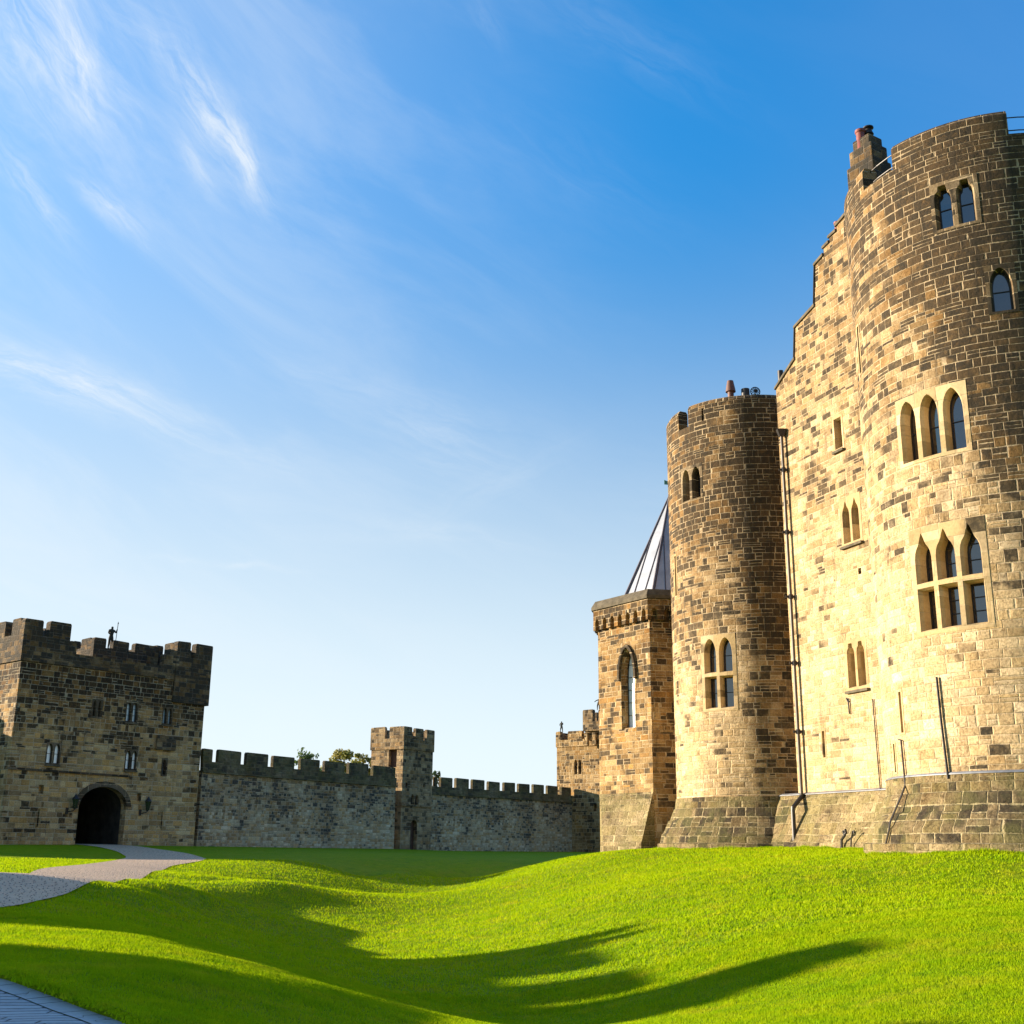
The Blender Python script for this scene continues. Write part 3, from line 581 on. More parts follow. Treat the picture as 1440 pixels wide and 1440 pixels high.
curtain(w2, 'lower dark crenellated wall between the square wall tower and the far lit tower', [(610, 615), (618.5, 636.5), (640, 659.5), (663, 681.5), (685.5, 703), (707.5, 724.5), (728, 745), (748.5, 765), (768.5, 784.5), (788, 803)], lambda x: 1095+(x-610)*.085, 5.9, 5.05, 4.3, L2, -2.2)

# square wall tower between the two
w1a = w1.hit(558, 1190)[0]; gt = Frame(w1.world(w1a, -.35), 33.)
gR = gt.hit(607.5, 1110)[0]; rt = root('wall_tower', gt, 'small square stone tower rising from the middle of the curtain wall', 'tower')
dback = 3.6
body = MB().box(0, gR, 0, dback, -2, 8.0).build('wall', M['garret'], rt); cv = MB()
a, b, z0, z1 = wpx(gt, 574, 590, 1116, 1134)
window(rt, gt, gt.hit(579, 1125)[0]-.15, gt.hit(587, 1125)[0]+.15, z0+.1, z1-.05, 2, 'lancet', M['garret'], cv, mull=.12, mg=.12, depth=.3, bars=1)
dd = MB(); du = gt.hit(581.5, 1180)[0]
cv.prism(outline(du, .48, -1.5, 1.35, 2.05, 'lancet'), -1, .5); 
for q in (571.5, 596): uu = gt.hit(q, 1113)[0]; cv.prism([(uu-.12, 4.85), (uu+.12, 4.85), (uu+.12, 5.15), (uu-.12, 5.15)], -1, .35)
cv.prism([(1.6, 6.45), (2.5, 6.45), (2.5, 8.), (1.6, 8.)], -1, .4, lambda u, z, d: (d, u-.9, z))
cut(body, cv)
MB().prism(outline(du, .48, -1.5, 1.35, 2.05, 'lancet'), .38, .47).build('door', M['wood'], rt)
MB().prism([(.72, 6.45), (1.58, 6.45), (1.58, 7.98), (.72, 7.98)], .30, .38, lambda u, z, d: (d, u, z)).build('door', M['wood'], rt)
crenbox(MB(), -.08, gR+.08, -.08, dback+.08, 8.002, 8.95, 9.95, .28, 3, 2, .5).build('parapet', M['garret'], rt)
MB().box(-.1, gR+.1, -.12, -.002, 3.15, 3.32).build('string_course', M['garret'], rt)

# ------------------------------------------------------------------ gatehouse
gr = root('gatehouse', gate, 'square stone gatehouse with a large round arch, darkened crenellations on top', 'gatehouse')
GW = gate.hit(283, 1050)[0]; GD = 15.5
gb = MB().box(0, GW, 0, GD, -2, 10.9).build('wall', M['gate'], gr); cv = MB()
ga, gz = gate.hit(107, 1170)[0], 0; gb_ = gate.hit(174, 1170)[0]; gc = (ga+gb_)/2; hwid = (gb_-ga)/2; ztop = gate.hit(142, 1106)[1]
ar = [(1, 0), (.97, .2), (.9, .42), (.76, .64), (.55, .83), (.28, .96)]
def roundarch(c, hw, z0, zs, zt):
    return [(c-hw, z0), (c+hw, z0)]+[(c+hw*x, zs+(zt-zs)*t) for x, t in ar]+[(c, zt)]+[(c-hw*x, zs+(zt-zs)*t) for x, t in reversed(ar)]
arch = roundarch(gc, hwid, -2.2, 2.2, ztop)
cv.prism(arch, -1, 14.2)
# side door inside the passage, on its right hand wall
cv.prism(outline(2.2, .7, -.9, 1.9, 2.7, 'lancet'), gc+hwid-.1, gc+hwid+.7, lambda u, z, d: (d, u, z))
W = lambda x0, x1, y0, y1, n, k, **kw: window(gr, gate, *wpx(gate, x0, x1, y0, y1), n, k, M['dg'], cv, **kw)
W(66, 84, 1046, 1074, 2, 'lancet', mull=.14, mg=.08, splay=.015, depth=.2, glassm=M['paleglass'], bars=1, sill=True, label='pair of lancet lights with pale blinds')
W(178, 193, 988, 1015, 2, 'lancet', mull=.14, mg=.08, splay=.015, depth=.2, glassm=M['blueglass'], bars=2, sill=True)
W(177, 192, 1056, 1082, 2, 'lancet', mull=.14, mg=.08, splay=.015, depth=.2, glassm=M['paleglass'], bars=1, sill=True)
W(229.5, 241.5, 996, 1018, 2, 'lancet', mull=.13, mg=.08, splay=.015, depth=.2, glassm=M['blueglass'], bars=1, sill=True)
W(131, 142, 985, 1008, 2, 'lancet', mull=.18, mg=.12, depth=.3, glassm=M['dg'], bars=0, label='blocked pair of lancet lights')
W(228.5, 233.5, 1068, 1090, 1, 'lancet', mg=.10, depth=.28, glassm=M['blueglass'], bars=1)
for x, y0, y1 in ((53.5, 1138, 1163), (227.5, 1141, 1165)):
    u = gate.hit(x, 1150)[0]; z0 = gate.hit(x, y1)[1]; z1 = gate.hit(x, y0)[1]; slit(gr, gate, u, z0, z1, .10, cv, M['gate'])
    window(gr, gate, u-.2+(.25 if x < 100 else .0), u+.2+(.25 if x < 100 else 0), z1+.1, z1+.2, 1, 'square', M['gate'], cv, mg=.03, depth=.25, bars=0, splay=.005, glassm=M['iron'], name='arrow_slit') if False else None
for x, y in ((58, 1110), (195.5, 1121)):
    u, z = gate.hit(x, y); cv.prism([(u-.17, z-.26), (u+.17, z-.26), (u+.17, z+.26), (u-.17, z+.26)], -1, .35)
cut(gb, cv)
rg = MB(); n = len(arch); a2 = roundarch(gc, hwid+.34, -2., 2.2, ztop+.34)[2:]; a1 = arch[2:]; q = len(a1)
rg.add([(u, -.06, z) for u, z in a1]+[(u, -.06, z) for u, z in a2]+[(u, .3, z) for u, z in a1]+[(u, .0, z) for u, z in a2],
       [(i, i+1, i+1+q, i+q) for i in range(q-1)]+[(i, i+2*q, i+1+2*q, i+1) for i in range(q-1)]+[(i+q, i+1+q, i+1+3*q, i+3*q) for i in range(q-1)])
rg.build('arch_moulding', M['dg'], gr)
# dark sheet inside the passage, its colour standing in for deep shade
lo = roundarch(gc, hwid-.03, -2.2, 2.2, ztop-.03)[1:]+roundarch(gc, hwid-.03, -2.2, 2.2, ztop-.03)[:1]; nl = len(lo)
MB().add([(u, .55, z) for u, z in lo]+[(u, 6.93, z) for u, z in lo], [(i, i+1, i+1+nl, i+nl) for i in range(nl-1) if not (1.3 > lo[i][1] and lo[i][0] > gc and False)]).build('passage_shade_lining', M['dark'], gr)
# doors standing open inside the passage, closed leaf added close in to darken the arch
MB().prism([(gc-hwid+.05, -1.2), (gc+hwid-.05, -1.2), (gc+hwid-.05, ztop-.6), (gc-hwid+.05, ztop-.6)], 6.95, 7.1).build('gate_leaf', M['wood'], gr)
MB().box(gc-hwid+.02, gc-hwid+.14, 4.3, 6.3, -1.2, 3.1).build('gate_leaf', M['wood'], gr)
MB().box(gc+.15, gc+.45, 6.4, 6.9, -1.2, 3.2).box(gc+.65, gc+.95, 5.6, 6.1, -1.2, 3.2).build('passage_pier', M['gate'], gr)
# string course, stair turret strip and upper works
zs = gate.hit(90, 1086)[1]
MB().prism([(-.05, zs), (gate.hit(183, 1085)[0], zs-.1), (gate.hit(183, 1085)[0], zs+.03), (-.05, zs+.14)], -.09, -.002).build('string_course', M['dg'], gr)
us = gate.hit(185, 1130)[0]; us2 = gate.hit(214, 1130)[0]
MB().prism([(us, 0.2), (us+.16, .2), (us+.16, zs+.3), (us2, zs+.3), (us2, gate.hit(216, 1035)[1]), (us, zs+.0)], -.05, -.001).build('buttress_strip', M['gate'], gr) if False else None
bx = MB(); ua, zb_ = gate.hit(218, 1054)[0], gate.hit(218, 1054)[1]; ub, zt_ = gate.hit(246, 1036)
bx.box(ua, ub, -.22, -.002, zb_, zt_).build('corbelled_box', M['gatetop'], gr)
# left corner turret
def gu(x, y): return gate.hit(x, y)[0]
def gzz(x, y): return gate.hit(x, y)[1]
lt1 = gu(93, 940)
tp = MB(); zf = 12.62; ztm = 13.62
tp.prism(profile(10.9, zf, ztm, [(-.12, gu(60, 880)), (gu(69.5, 880), lt1)], -.12, lt1), -.12, .4)
tp.prism(profile(10.9, zf, ztm, even(.4, 3.4, 2, .9), .4, 3.4), -.12, .4, lambda u, z, d: (d, u, z))
tp.prism(profile(10.9, zf, ztm, even(-.12, lt1, 2, .9), -.12, lt1), 3.4, 3.9)
tp.prism(profile(10.9, zf, ztm, even(.4, 3.4, 2, .9), .4, 3.4), lt1-.5, lt1, lambda u, z, d: (d, u, z))
tp.box(.4, lt1-.5, .4, 3.4, 10.9, 12.0)
tp.build('corner_turret', M['gatetop'], gr)
# right corner turret
rt0 = gu(246.5, 930); rt1 = GW+.25
tp = MB()
tp.prism(profile(9.35, zf, ztm, [(rt0, gu(267, 910)), (gu(274.5, 910), rt1)], rt0, rt1), -.14, .4)
tp.prism(profile(9.35, zf, ztm, even(.4, 3.4, 2, .9), .4, 3.4), rt1-.5, rt1, lambda u, z, d: (d, u, z))
tp.prism(profile(10.9, zf, ztm, even(.4, 3.4, 2, .9), .4, 3.4), rt0, rt0+.5, lambda u, z, d: (d, u, z))
tp.prism(profile(9.35, zf, ztm, even(rt0, rt1, 2, .6), rt0, rt1), 3.4, 3.9)
tp.box(rt0+.5, rt1-.5, .4, 3.4, 10.91, 12.0)
tp.build('corner_turret', M['gatetop'], gr)
# low parapet between
MB().prism(profile(10.902, 11.75, 12.6, [(lt1+.02, gu(107, 910)), (gu(230, 925), rt0-.02)], lt1+.02, rt0-.02), -.1, .4).build('parapet', M['gatetop'], gr)
pb = MB(); pb.prism(profile(10.902, 12.62, 13.62, [(5.2, 7.2), (8.0, 10.2)], 5.2, 11.), -.12, .4, lambda u, z, d: (d, u, z)); pb.prism(profile(10.902, 11.75, 12.6, even(0, GW, 7, .8), 0, GW), GD-.5, GD)
pb.prism(profile(10.902, 11.75, 12.6, even(11.1, GD-.5, 2, .8), 11.1, GD-.5), 0, .5, lambda u, z, d: (d, u, z)); pb.prism(profile(10.902, 11.75, 12.6, even(4, GD-.5, 4, .8), 4, GD-.5), GW-.5, GW, lambda u, z, d: (d, u, z)); pb.build('parapet', M['gatetop'], gr)
# higher inner turret with the statue
F2 = Frame(gate.world(0, 1.6), G_AZ); c0 = F2.hit(130, 925)[0]; c1 = F2.hit(222, 930)[0]
tb = MB(); y0 = 1.6
ztc = F2.hit(140, 896)[1]; zfc = F2.hit(155, 912)[1]
m1 = [(c0, F2.hit(150, 900)[0]), (F2.hit(160, 900)[0], F2.hit(182.5, 900)[0]), (F2.hit(190.5, 905)[0], c1)]
tb.prism(profile(10.9, zfc, ztc, m1, c0, c1), y0, y0+.45)
tb.prism(profile(10.9, zfc, ztc, even(y0+.45, y0+3.6, 2, .8), y0+.45, y0+3.6), c0, c0+.45, lambda u, z, d: (d, u, z)); tb.prism(profile(10.9, zfc, ztc, even(y0+.45, y0+3.6, 2, .8), y0+.45, y0+3.6), c1-.45, c1, lambda u, z, d: (d, u, z))
tb.prism(profile(10.9, zfc, ztc, even(c0, c1, 3, .8), c0, c1), y0+3.6, y0+4.05)
tb.box(c0+.45, c1-.45, y0+.45, y0+3.6, 10.9, zfc-.6); tb.build('roof_turret', M['gatetop'], gr)
# unseen wing added left of the gatehouse, height set to shade its side
sp = gate.world(-.01, 2.9); sf = Frame(sp, -50+180)  # unused orientation helper
lw = Frame(gate.world(0, 8.0), G_AZ)
r = root('shade_wing', lw, 'unseen lower stone wing added left of the gatehouse to shade its side', 'building')
MB().box(-16, -.02, 0, 7, -2, 7.2).build('wall', M['far'], r)
crenbox(MB(), -16.1, -.03, -.1, 7.1, 7.202, 8.0, 8.8, .5, 8, 3, .8).build('parapet', M['gatetop'], r)

# lanterns by the arch
def lantern(x, y, label):
    u, z = gate.hit(x, y); p = gate.world(u, -.42); o = root('wall_lantern', tuple(p)+(z,), label, 'lantern', 'lanterns beside the gate arch'); o.rotation_euler.z = gate.rot
    MB().lathe([(0, -.34), (.10, -.34), (.2, .22), (0, .22)], 6).build('lamp_glass', M['glass'], o)
    f = MB(); 
    for i in range(6):
        a = 2*math.pi*i/6; f.tube([(.105*math.cos(a), .105*math.sin(a), -.35), (.21*math.cos(a), .21*math.sin(a), .23)], .018, 5)
    f.lathe([(0, .225), (.25, .225), (.1, .42), (.04, .52), (0, .52)], 8); f.lathe([(0, -.42), (.06, -.4), (.12, -.345), (0, -.345)], 8); f.build('lamp_frame', M['iron'], o)
    MB().tube([(-.3, .42, -.5), (-.28, .2, -.55), (-.1, .0, -.5), (0, 0, -.4)], .035, 6).box(-.38, -.22, .34, .42, -.7, -.3).build('bracket', M['iron'], o)
lantern(101, 1129, 'black iron lantern on the wall left of the gate arch'); lantern(203, 1132, 'black iron lantern on the wall right of the gate arch')

# ------------------------------------------------------------------ statues (small weathered stone figures on the battlements)
def figure(name, loc, label, height, bones, rotz=0, extra=None, cat='statue'):
    """bones: chains of (x, y, z, radius) for a figure 1.0 high"""
    me = bpy.data.meshes.new(name); vs = []; es = []; rs = []
    def vert(p):
        for i, q in enumerate(vs):
            if (Vector(q)-Vector(p[:3])).length < 1e-4: return i
        vs.append(tuple(p[:3])); rs.append(p[3]); return len(vs)-1
    for ch in bones:
        ids = [vert(p) for p in ch]; es += [(ids[i], ids[i+1]) for i in range(len(ids)-1)]
    me.from_pydata(vs, es, []); o = bpy.data.objects.new(name, me); C.objects.link(o)
    md = o.modifiers.new('skin', 'SKIN'); 
    for i, r in enumerate(rs): me.skin_vertices[0].data[i].radius = (r, r); me.skin_vertices[0].data[i].use_root = (i == 0)
    s = o.modifiers.new('sub', 'SUBSURF'); s.levels = s.render_levels = 2
    bpy.context.view_layer.update(); dg = bpy.context.evaluated_depsgraph_get(); m2 = bpy.data.meshes.new_from_object(o.evaluated_get(dg)); o.modifiers.clear(); o.data = m2
    m2.materials.clear(); m2.materials.append(M['statue']); m2.polygons.foreach_set('use_smooth', [True]*len(m2.polygons))
    o.location = loc; o.scale = (height,)*3; o.rotation_euler.z = rotz; tag(o, label, cat)
    if extra: 
        e = extra.build('spear', M['statue'], o)
    return o
def body_bones(hr, hl, lean=0.):
    pel = (0, 0, .50, .085)
    return [[pel, (.0, 0, .60, .075), (.01+lean, 0, .72, .095), (.01+lean, 0, .82, .085), (.01+lean, -.01, .87, .04), (.01+lean, -.015, .925, .058), (.01+lean, -.01, .985, .045)],
            [pel, (-.06, -.01, .46, .065), (-.09, -.03, .26, .045), (-.10, -.01, .05, .03), (-.10, -.07, .015, .025)],
            [pel, (.06, .01, .46, .065), (.09, .0, .26, .045), (.11, .02, .05, .03), (.12, -.04, .015, .025)],
            [(.01+lean, 0, .82, .085), (.12+lean, 0, .81, .05)]+hr, [(.01+lean, 0, .82, .085), (-.10+lean, 0, .81, .05)]+hl]
u, z = gate.hit(157, 912); pz = F2.hit(157, 913); p = F2.world(pz[0], .22)
figure('statue', (p[0], p[1], zfc-.02), 'dark stone warrior holding up a spear on the gatehouse turret', 1.62, body_bones([(.19, -.04, .72, .032), (.20, -.08, .85, .028), (.2, -.09, .88, .03)], [(-.16, -.03, .68, .035), (-.08, -.10, .62, .03), (-.04, -.12, .63, .03)]), gate.rot, MB().tube([(.17, -.1, .3), (.215, -.09, 1.12)], .014, 6).lathe([(0, 1.1), (.03, 1.12), (0, 1.22)], 6, (.216, -.09)))

# ------------------------------------------------------------------ far tower
ft0 = w2.world(L2, 0); ftd = Frame(ft0, 126.)
ul = ftd.hit(783, 1060)[0]; ft = Frame(ftd.world(ul, 0), 126.); ztf = ft.hit(800, 1029)[1]
fr_ = root('far_tower', ft, 'sunlit stone tower standing beyond the end of the lower wall', 'tower')
fb = MB().box(0, 12, 0, 8, -2, ztf-1.6).build('wall', M['far'], fr_); cv = MB()
window(fr_, ft, *wpx(ft, 807.5, 817.5, 1068, 1089), 2, 'lancet', M['far'], cv, mull=.14, mg=.1, depth=.4, bars=1)
u, z = ft.hit(837, 1136); cv.prism([(u-.2, z-.35), (u+.2, z-.35), (u+.2, z+.35), (u-.2, z+.35)], -1, .4); cut(fb, cv)
crenbox(MB(), -.08, 12.08, -.08, 8.08, ztf-1.598, ztf-.85, ztf, .5, front=[(-.08, ft.hit(796.5, 1035)[0]-.75), (ft.hit(799, 1035)[0], ft.hit(818.5, 1035)[0]), (5.6, 7.6), (8.6, 10.4), (11.2, 12.08)], ns=3).build('parapet', M['far'], fr_)
u0 = ft.hit(826, 1040)[0]; zz0 = ft.hit(828, 1036)[1]; zz1 = ft.hit(828, 1000)[1]
c_ = MB(); c_.box(u0, u0+7, -.45, 4.5, ztf-1.0, zz0+.9)
for i in range(7): c_.box(u0+.1+i*.98, u0+.5+i*.98, -.8, -.45, zz0-1., zz0+.35)
c_.build('corbel_table', M['far'], fr_)
crenbox(MB(), u0-.02, u0+7.02, -.85, 4.52, zz0+.902-.4, zz1-1.2, zz1, .5, 4, 3, .7).build('parapet', M['garret'], fr_)
px = ft.hit(788, 1031); p = ft.world(.5, .18)
figure('statue', (p[0], p[1], ztf-.06), 'small dark stone figure standing on the corner of the far tower', 1.25, body_bones([(.17, -.03, .7, .035), (.08, -.1, .72, .03), (.04, -.11, .73, .03)], [(-.17, -.02, .71, .035), (-.11, -.06, .60, .03), (-.08, -.08, .57, .03)]), ft.rot)
p = ft.world(ft.hit(846, 1000)[0], -.6)
figure('statue', (p[0], p[1], zz1-.05), 'dark crouching stone figure half hidden behind the pointed window turret', 1.35, body_bones([(.24, -.03, .86, .035), (.33, -.1, .95, .03), (.35, -.11, .97, .03)], [(-.2, -.02, .75, .035), (-.28, -.1, .66, .03), (-.31, -.11, .64, .03)], .1), ft.rot)

# ------------------------------------------------------------------ chapel turret with a lead spire
A_, B_ = np.array([4.42, 59.2]), np.array([6.66, 56.0])
az_t = math.degrees(math.atan2(*(B_-A_)));  tf = Frame(A_, az_t); TL = float(np.linalg.norm(B_-A_))
tr_ = root('chapel_turret', tf, 'angular stone turret with a tall pointed window and grey lead spire', 'turret')
loc = lambda P: (float(tf.ux@(np.array(P)-tf.P)), float(tf.uy@(np.array(P)-tf.P)))
poly = [loc(q) for q in [A_, B_, (9.7, 56.45), (13.0, 58.0), (13.5, 61), (11, 64.2), (7.8, 65.), (5.2, 62.6)]]
zt_ = 11.95; zc = tf.hit(892, 877)[1]+.3
tb = MB().slab(poly, -2, 11.2).build('wall', M['turret'], tr_); cv = MB()
a, b, z0, z1 = wpx(tf, 873, 894, 912, 1026)
w = window(tr_, tf, a+.05, b-.08, z0, z1-.05, 1, 'lancet', M['turret'], cv, mg=.12, depth=.38, head=1.5, bars=5, glassm=M['paleglass'], splay=.1)
cut(tb, cv)
cx = (a+b)/2-.015; hd = MB(); hw = (b-a)/2+.12
pts = outline(cx, hw, z1-2.0, z1-.05-(hw*2)*1.1, z1+.2, 'lancet'); inner = outline(cx, hw-.13, z1-2.0, z1-.05-(hw*2)*1.1, z1+.04, 'lancet')
po = [pts[1]]+pts[2:]+[pts[0]]; pi_ = [inner[1]]+inner[2:]+[inner[0]]; q = len(po)
kk = [i for i in range(q) if 1 <= i < q-1]
hd.add([(p[0], -.13, p[1]) for p in po]+[(p[0], -.13, p[1]) for p in pi_]+[(p[0], .0, p[1]) for p in po]+[(p[0], .0, p[1]) for p in pi_], [(i, i+1, i+1+q, i+q) for i in range(1, q-2)]+[(i, i+2*q, i+1+2*q, i+1) for i in range(1, q-2)]+[(i+q, i+1+q, i+1+3*q, i+3*q) for i in range(1, q-2)])
hd.build('hood_mould', M['dg'], tr_)
def grow(poly, d):
    n = len(poly); out = []
    for i in range(n):
        p0, p1, p2 = [Vector(poly[(i+k) % n]) for k in (-1, 0, 1)]; a = (p1-p0).normalized(); b = (p2-p1).normalized(); na = Vector((a.y, -a.x)); nb = Vector((b.y, -b.x)); m = (na+nb).normalized(); out.append(tuple(p1+m*(d/max(.3, m.dot(na)))))
    return out
outp = grow(poly, .22)
# corbel table: a projecting band with little pointed arches cut in its lower edge
band = MB().slab(outp, zc-.28, 11.5).build('parapet', M['turret'], tr_); cv = MB()
for e in (0, 1, 7):
    P0, P1 = Vector(outp[e]), Vector(outp[(e+1) % 8]); d = (P1-P0); L = d.length; d.normalize(); nn = Vector((d.y, -d.x)); k = max(3, int(L/.58))
    for i in range(k):
        cpt = (i+.5)*L/k; ol = outline(cpt, .15, zc-.6, zc+.0, zc+.28, 'lancet')
        cv.prism(ol, -.5, .215, lambda u, z, dd, P0=P0, d=d, nn=nn: (P0.x+d.x*u-nn.x*dd, P0.y+d.y*u-nn.y*dd, z))
cut(band, cv)
cp = grow(poly, .31); cq = grow(poly, .12); n = 8
MB().add([(x, y, 11.502) for x, y in cp]+[(x, y, 11.66) for x, y in cp]+[(x, y, 11.98) for x, y in cq], [tuple(range(7, -1, -1)), tuple(range(16, 24))]+[(i, (i+1) % 8, (i+1) % 8+8, i+8) for i in range(8)]+[(i+8, (i+1) % 8+8, (i+1) % 8+16, i+16) for i in range(8)]).build('coping', M['cap'], tr_)
# sloping plinth on the lit face
zp = tf.hit(885, 1115)[1]; sk = MB(); 
b0 = 1.3; sk.add([(b0, -.85, -2), (TL+.01, -.85, -2), (TL+.01, .02, -2), (-.02, .02, -2), (-.02, -.02, zp), (TL+.01, -.02, zp), (TL+.01, .02, zp), (-.02, .02, zp), (b0-.05, -.82, .1), (TL+.01, -.82, .1)],
       [(0, 1, 9, 8), (8, 9, 5, 4), (4, 5, 6, 7), (1, 2, 6, 5, 9), (0, 8, 4, 7, 3), (3, 7, 6, 2), (0, 3, 2, 1)]); sk.build('plinth', M['plinth_f'], tr_)
# spire
ap = at_depth(941.5, 697, 59.6); s_ = loc(ap[:2]); rf = MB(); rl = MB(); base = [loc((ap[0]+3.0*math.sin(rad(a)), ap[1]+3.0*math.cos(rad(a)))) for a in [209+45*k for k in range(8)]]
apz = ap[2]; rf.add([(x, y, 11.3) for x, y in base]+[(s_[0], s_[1], apz)], [(i, (i+1) % 8, 8) for i in range(8)]+[tuple(range(7, -1, -1))])
rf.build('spire', M['lead'], tr_)
for i in range(8):
    x0, y0 = base[i]; x1, y1 = base[(i+1) % 8]
    rl.tube([(x0, y0, 11.35), (s_[0], s_[1], apz+.02)], [.09, .05], 6)
    for t in (.34, .67):
        xm, ym = x0+(x1-x0)*t, y0+(y1-y0)*t; e = .62; xe, ye = (x0+(x1-x0)*.5)*(e)+s_[0]*(1-e), 0
        f1 = 1-.68 if t < .5 else 1-.5; h = .7
        # seams run parallel to the middle of the face, dying into the hips
        xc, yc = (x0+x1)/2, (y0+y1)/2; k = .62; ox, oy = xm-xc, ym-yc
        rl.tube([(xm, ym, 11.33), (xm+(s_[0]-xc)*k, ym+(s_[1]-yc)*k, 11.33+(apz-11.3)*k)], .035, 5)
rl.build('lead_roll', M['leadroll'], tr_)
vn = root('weather_vane', (ap[0], ap[1], ap[2]), 'green copper finial with a small vane at the tip of the spire', 'weather vane')
MB().tube([(0, 0, -.1), (0, 0, 1.1)], .04, 6).lathe([(0, .15), (.1, .25), (0, .36)], 8).build('rod', M['bronze'], vn)
MB().prism([(-.26, .62), (.1, .6), (.24, .78), (.06, .86), (-.05, .78), (-.26, .86)], -.02, .02).build('vane', M['bronze'], vn)

# ------------------------------------------------------------------ the drums and the wall of the keep
C2 = (40*math.sin(rad(24.0)), 40*math.cos(rad(24.0))); near = Drum(C2, 4.6)
C1 = (11.18, 53.14); mid = Drum(C1, 3.8)
def drum_body(dr, ztop, zwalk, mat, root_, t=.55, n=128):
    R = dr.R; o = MB().lathe([(0, -2), (R, -2)]+[(R, z) for z in np.linspace(0, ztop-.16, 6)]+[(R-.10, ztop), (R-t+.08, ztop), (R-t, ztop-.1), (R-t, zwalk), (0, zwalk)], n).build('wall', mat, root_)
    return o
nr = root('round_tower', near, 'tall nearest round stone tower at the right edge with three pointed window groups', 'tower')
nb = drum_body(near, 22.3, 20.6, M['near'], nr); cv = MB()
W = lambda x0, x1, y0, y1, n, k, m, **kw: window(nr, near, *wpx(near, x0, x1, y0, y1), n, k, m, cv, **kw)
W(1314, 1372, 256, 317, 2, 'trefoil', M['dnd'], mull=.14, mg=.12, depth=.30, bars=1, head=1.0, label='two light window under the battlements')
W(1392, 1425, 376, 437, 1, 'lancet', M['dnd'], mg=.11, depth=.28, bars=1, head=1.1)
W(1266, 1357, 553, 640, 3, 'lancet', M['dn'], mull=.16, mg=.14, depth=.42, bars=1, head=1.25, label='three light pointed window')
W(1289, 1384, 742, 882, 3, 'ogee', M['dn'], mull=.15, mg=.17, depth=.45, transom=.46, bars=2, head=1.5, label='large six light window with a cross bar')
u, z1 = near.hit(1265, 973); z0 = near.hit(1271, 1030)[1]; slit(nr, near, u, z0, z1, .14, cv, M['dn'])
u, z1 = near.hit(1204.5, 462); z0 = near.hit(1209, 528)[1]; slit(nr, near, u+.15, z0, z1, .2, cv, M['dn'])
u, z1 = near.hit(1257, 1046); z0 = near.hit(1261, 1086)[1]; slit(nr, near, u, z0, z1, .12, cv, M['dn'])
# embrasures
def embr(dr, ua, ub, zf): cv.prism([(ua, zf), (ub, zf), (ub, 30), (ua, 30)], -1, 1.4, dr.map)
e1 = near.hit(1254, 225)[0]; e0 = near.hit(1214, 262)[0]; embr(near, e0, e1, 21.42)
e2 = near.hit(1417, 175)[0]; embr(near, e2, e2+1.3, 21.42)
for k in range(4): embr(near, e2+4.6+k*4.4, e2+5.9+k*4.4, 21.42)
cut(nb, cv); shade(nb, 30)
MB().lathe([(0, -2), (5.50, -2), (5.46, .12), (5.34, .16), (5.30, .55), (5.20, .66), (5.02, .98), (4.93, 1.02), (4.76, 1.5), (4.70, 1.54), (4.64, 2.02), (0, 2.02)], 128).build('plinth', M['plinth_r'], nr, smooth=True)
MB().lathe([(0, 2.022), (4.665, 2.022), (4.66, 2.05), (4.615, 2.09), (0, 2.09)], 128).build('flashing', M['flash'], nr, smooth=True)

mr = root('round_tower', mid, 'slimmer dark topped round stone tower between the spire turret and the keep wall', 'tower')
mbd = drum_body(mid, 19.55, 18.2, M['mid'], mr, .5); cv = MB()
W = lambda x0, x1, y0, y1, n, k, m, **kw: window(mr, mid, *wpx(mid, x0, x1, y0, y1), n, k, m, cv, **kw)
W(960, 985, 658, 702, 2, 'lancet', M['dmd'], mull=.14, mg=.12, depth=.4, bars=0, head=1.3, label='unglazed pair of lancets below the battlements')
W(991, 1031, 897, 996, 2, 'lancet', M['dm'], mull=.14, mg=.15, depth=.4, transom=.48, bars=1, head=1.3, label='four light window with pale surround')
u, z1 = mid.hit(949.5, 782); z0 = mid.hit(951, 838)[1]; slit(mr, mid, u, z0, z1, .2, cv, M['dm'])
e0 = mid.hit(954, 590)[0]; e1 = mid.hit(967.5, 590)[0]; embr(mid, e0, e1, 18.55)
u = mid.hit(988, 585)[0]; cv.prism([(u-.05, 18.6), (u+.05, 18.6), (u+.05, 19.2), (u-.05, 19.2)], -.5, .35, mid.map)
for k in range(4): embr(mid, e1+4.9+k*3.7, e1+5.6+k*3.7, 18.75)
cut(mbd, cv); shade(mbd, 30)
MB().lathe([(0, -2), (4.76, -2), (4.70, .1), (4.58, .14), (4.50, .5), (4.42, .56), (4.2, 1.05), (4.12, 1.09), (3.95, 1.55), (3.90, 1.58), (3.84, 2.0), (0, 2.0)], 128).build('plinth', M['plinth_r'], mr, smooth=True)

kf = Frame((11.98, 47.0), 159.)
kr = root('keep_wall', kf, 'tall pale flat wall of the keep between the two round towers', 'castle wall')
k = lambda x, y: kf.hit(x, y)
kp = [(kf.hit(1127.5, 1118)[0]-.22, k(1090, 549)[1]), k(1118, 506), k(1118, 462), k(1146, 431), k(1146, 374), k(1158, 360), k(1158, 350), k(1166, 342), k(1166, 335), k(1176, 326), k(1176, 319), k(1192, 300)]
zR = kp[-1][1]; xL = kf.hit(1127.5, 1118)[0]-.22
prof = [(xL, -2), (5.6, -2), (5.6, zR), ] + kp[::-1]
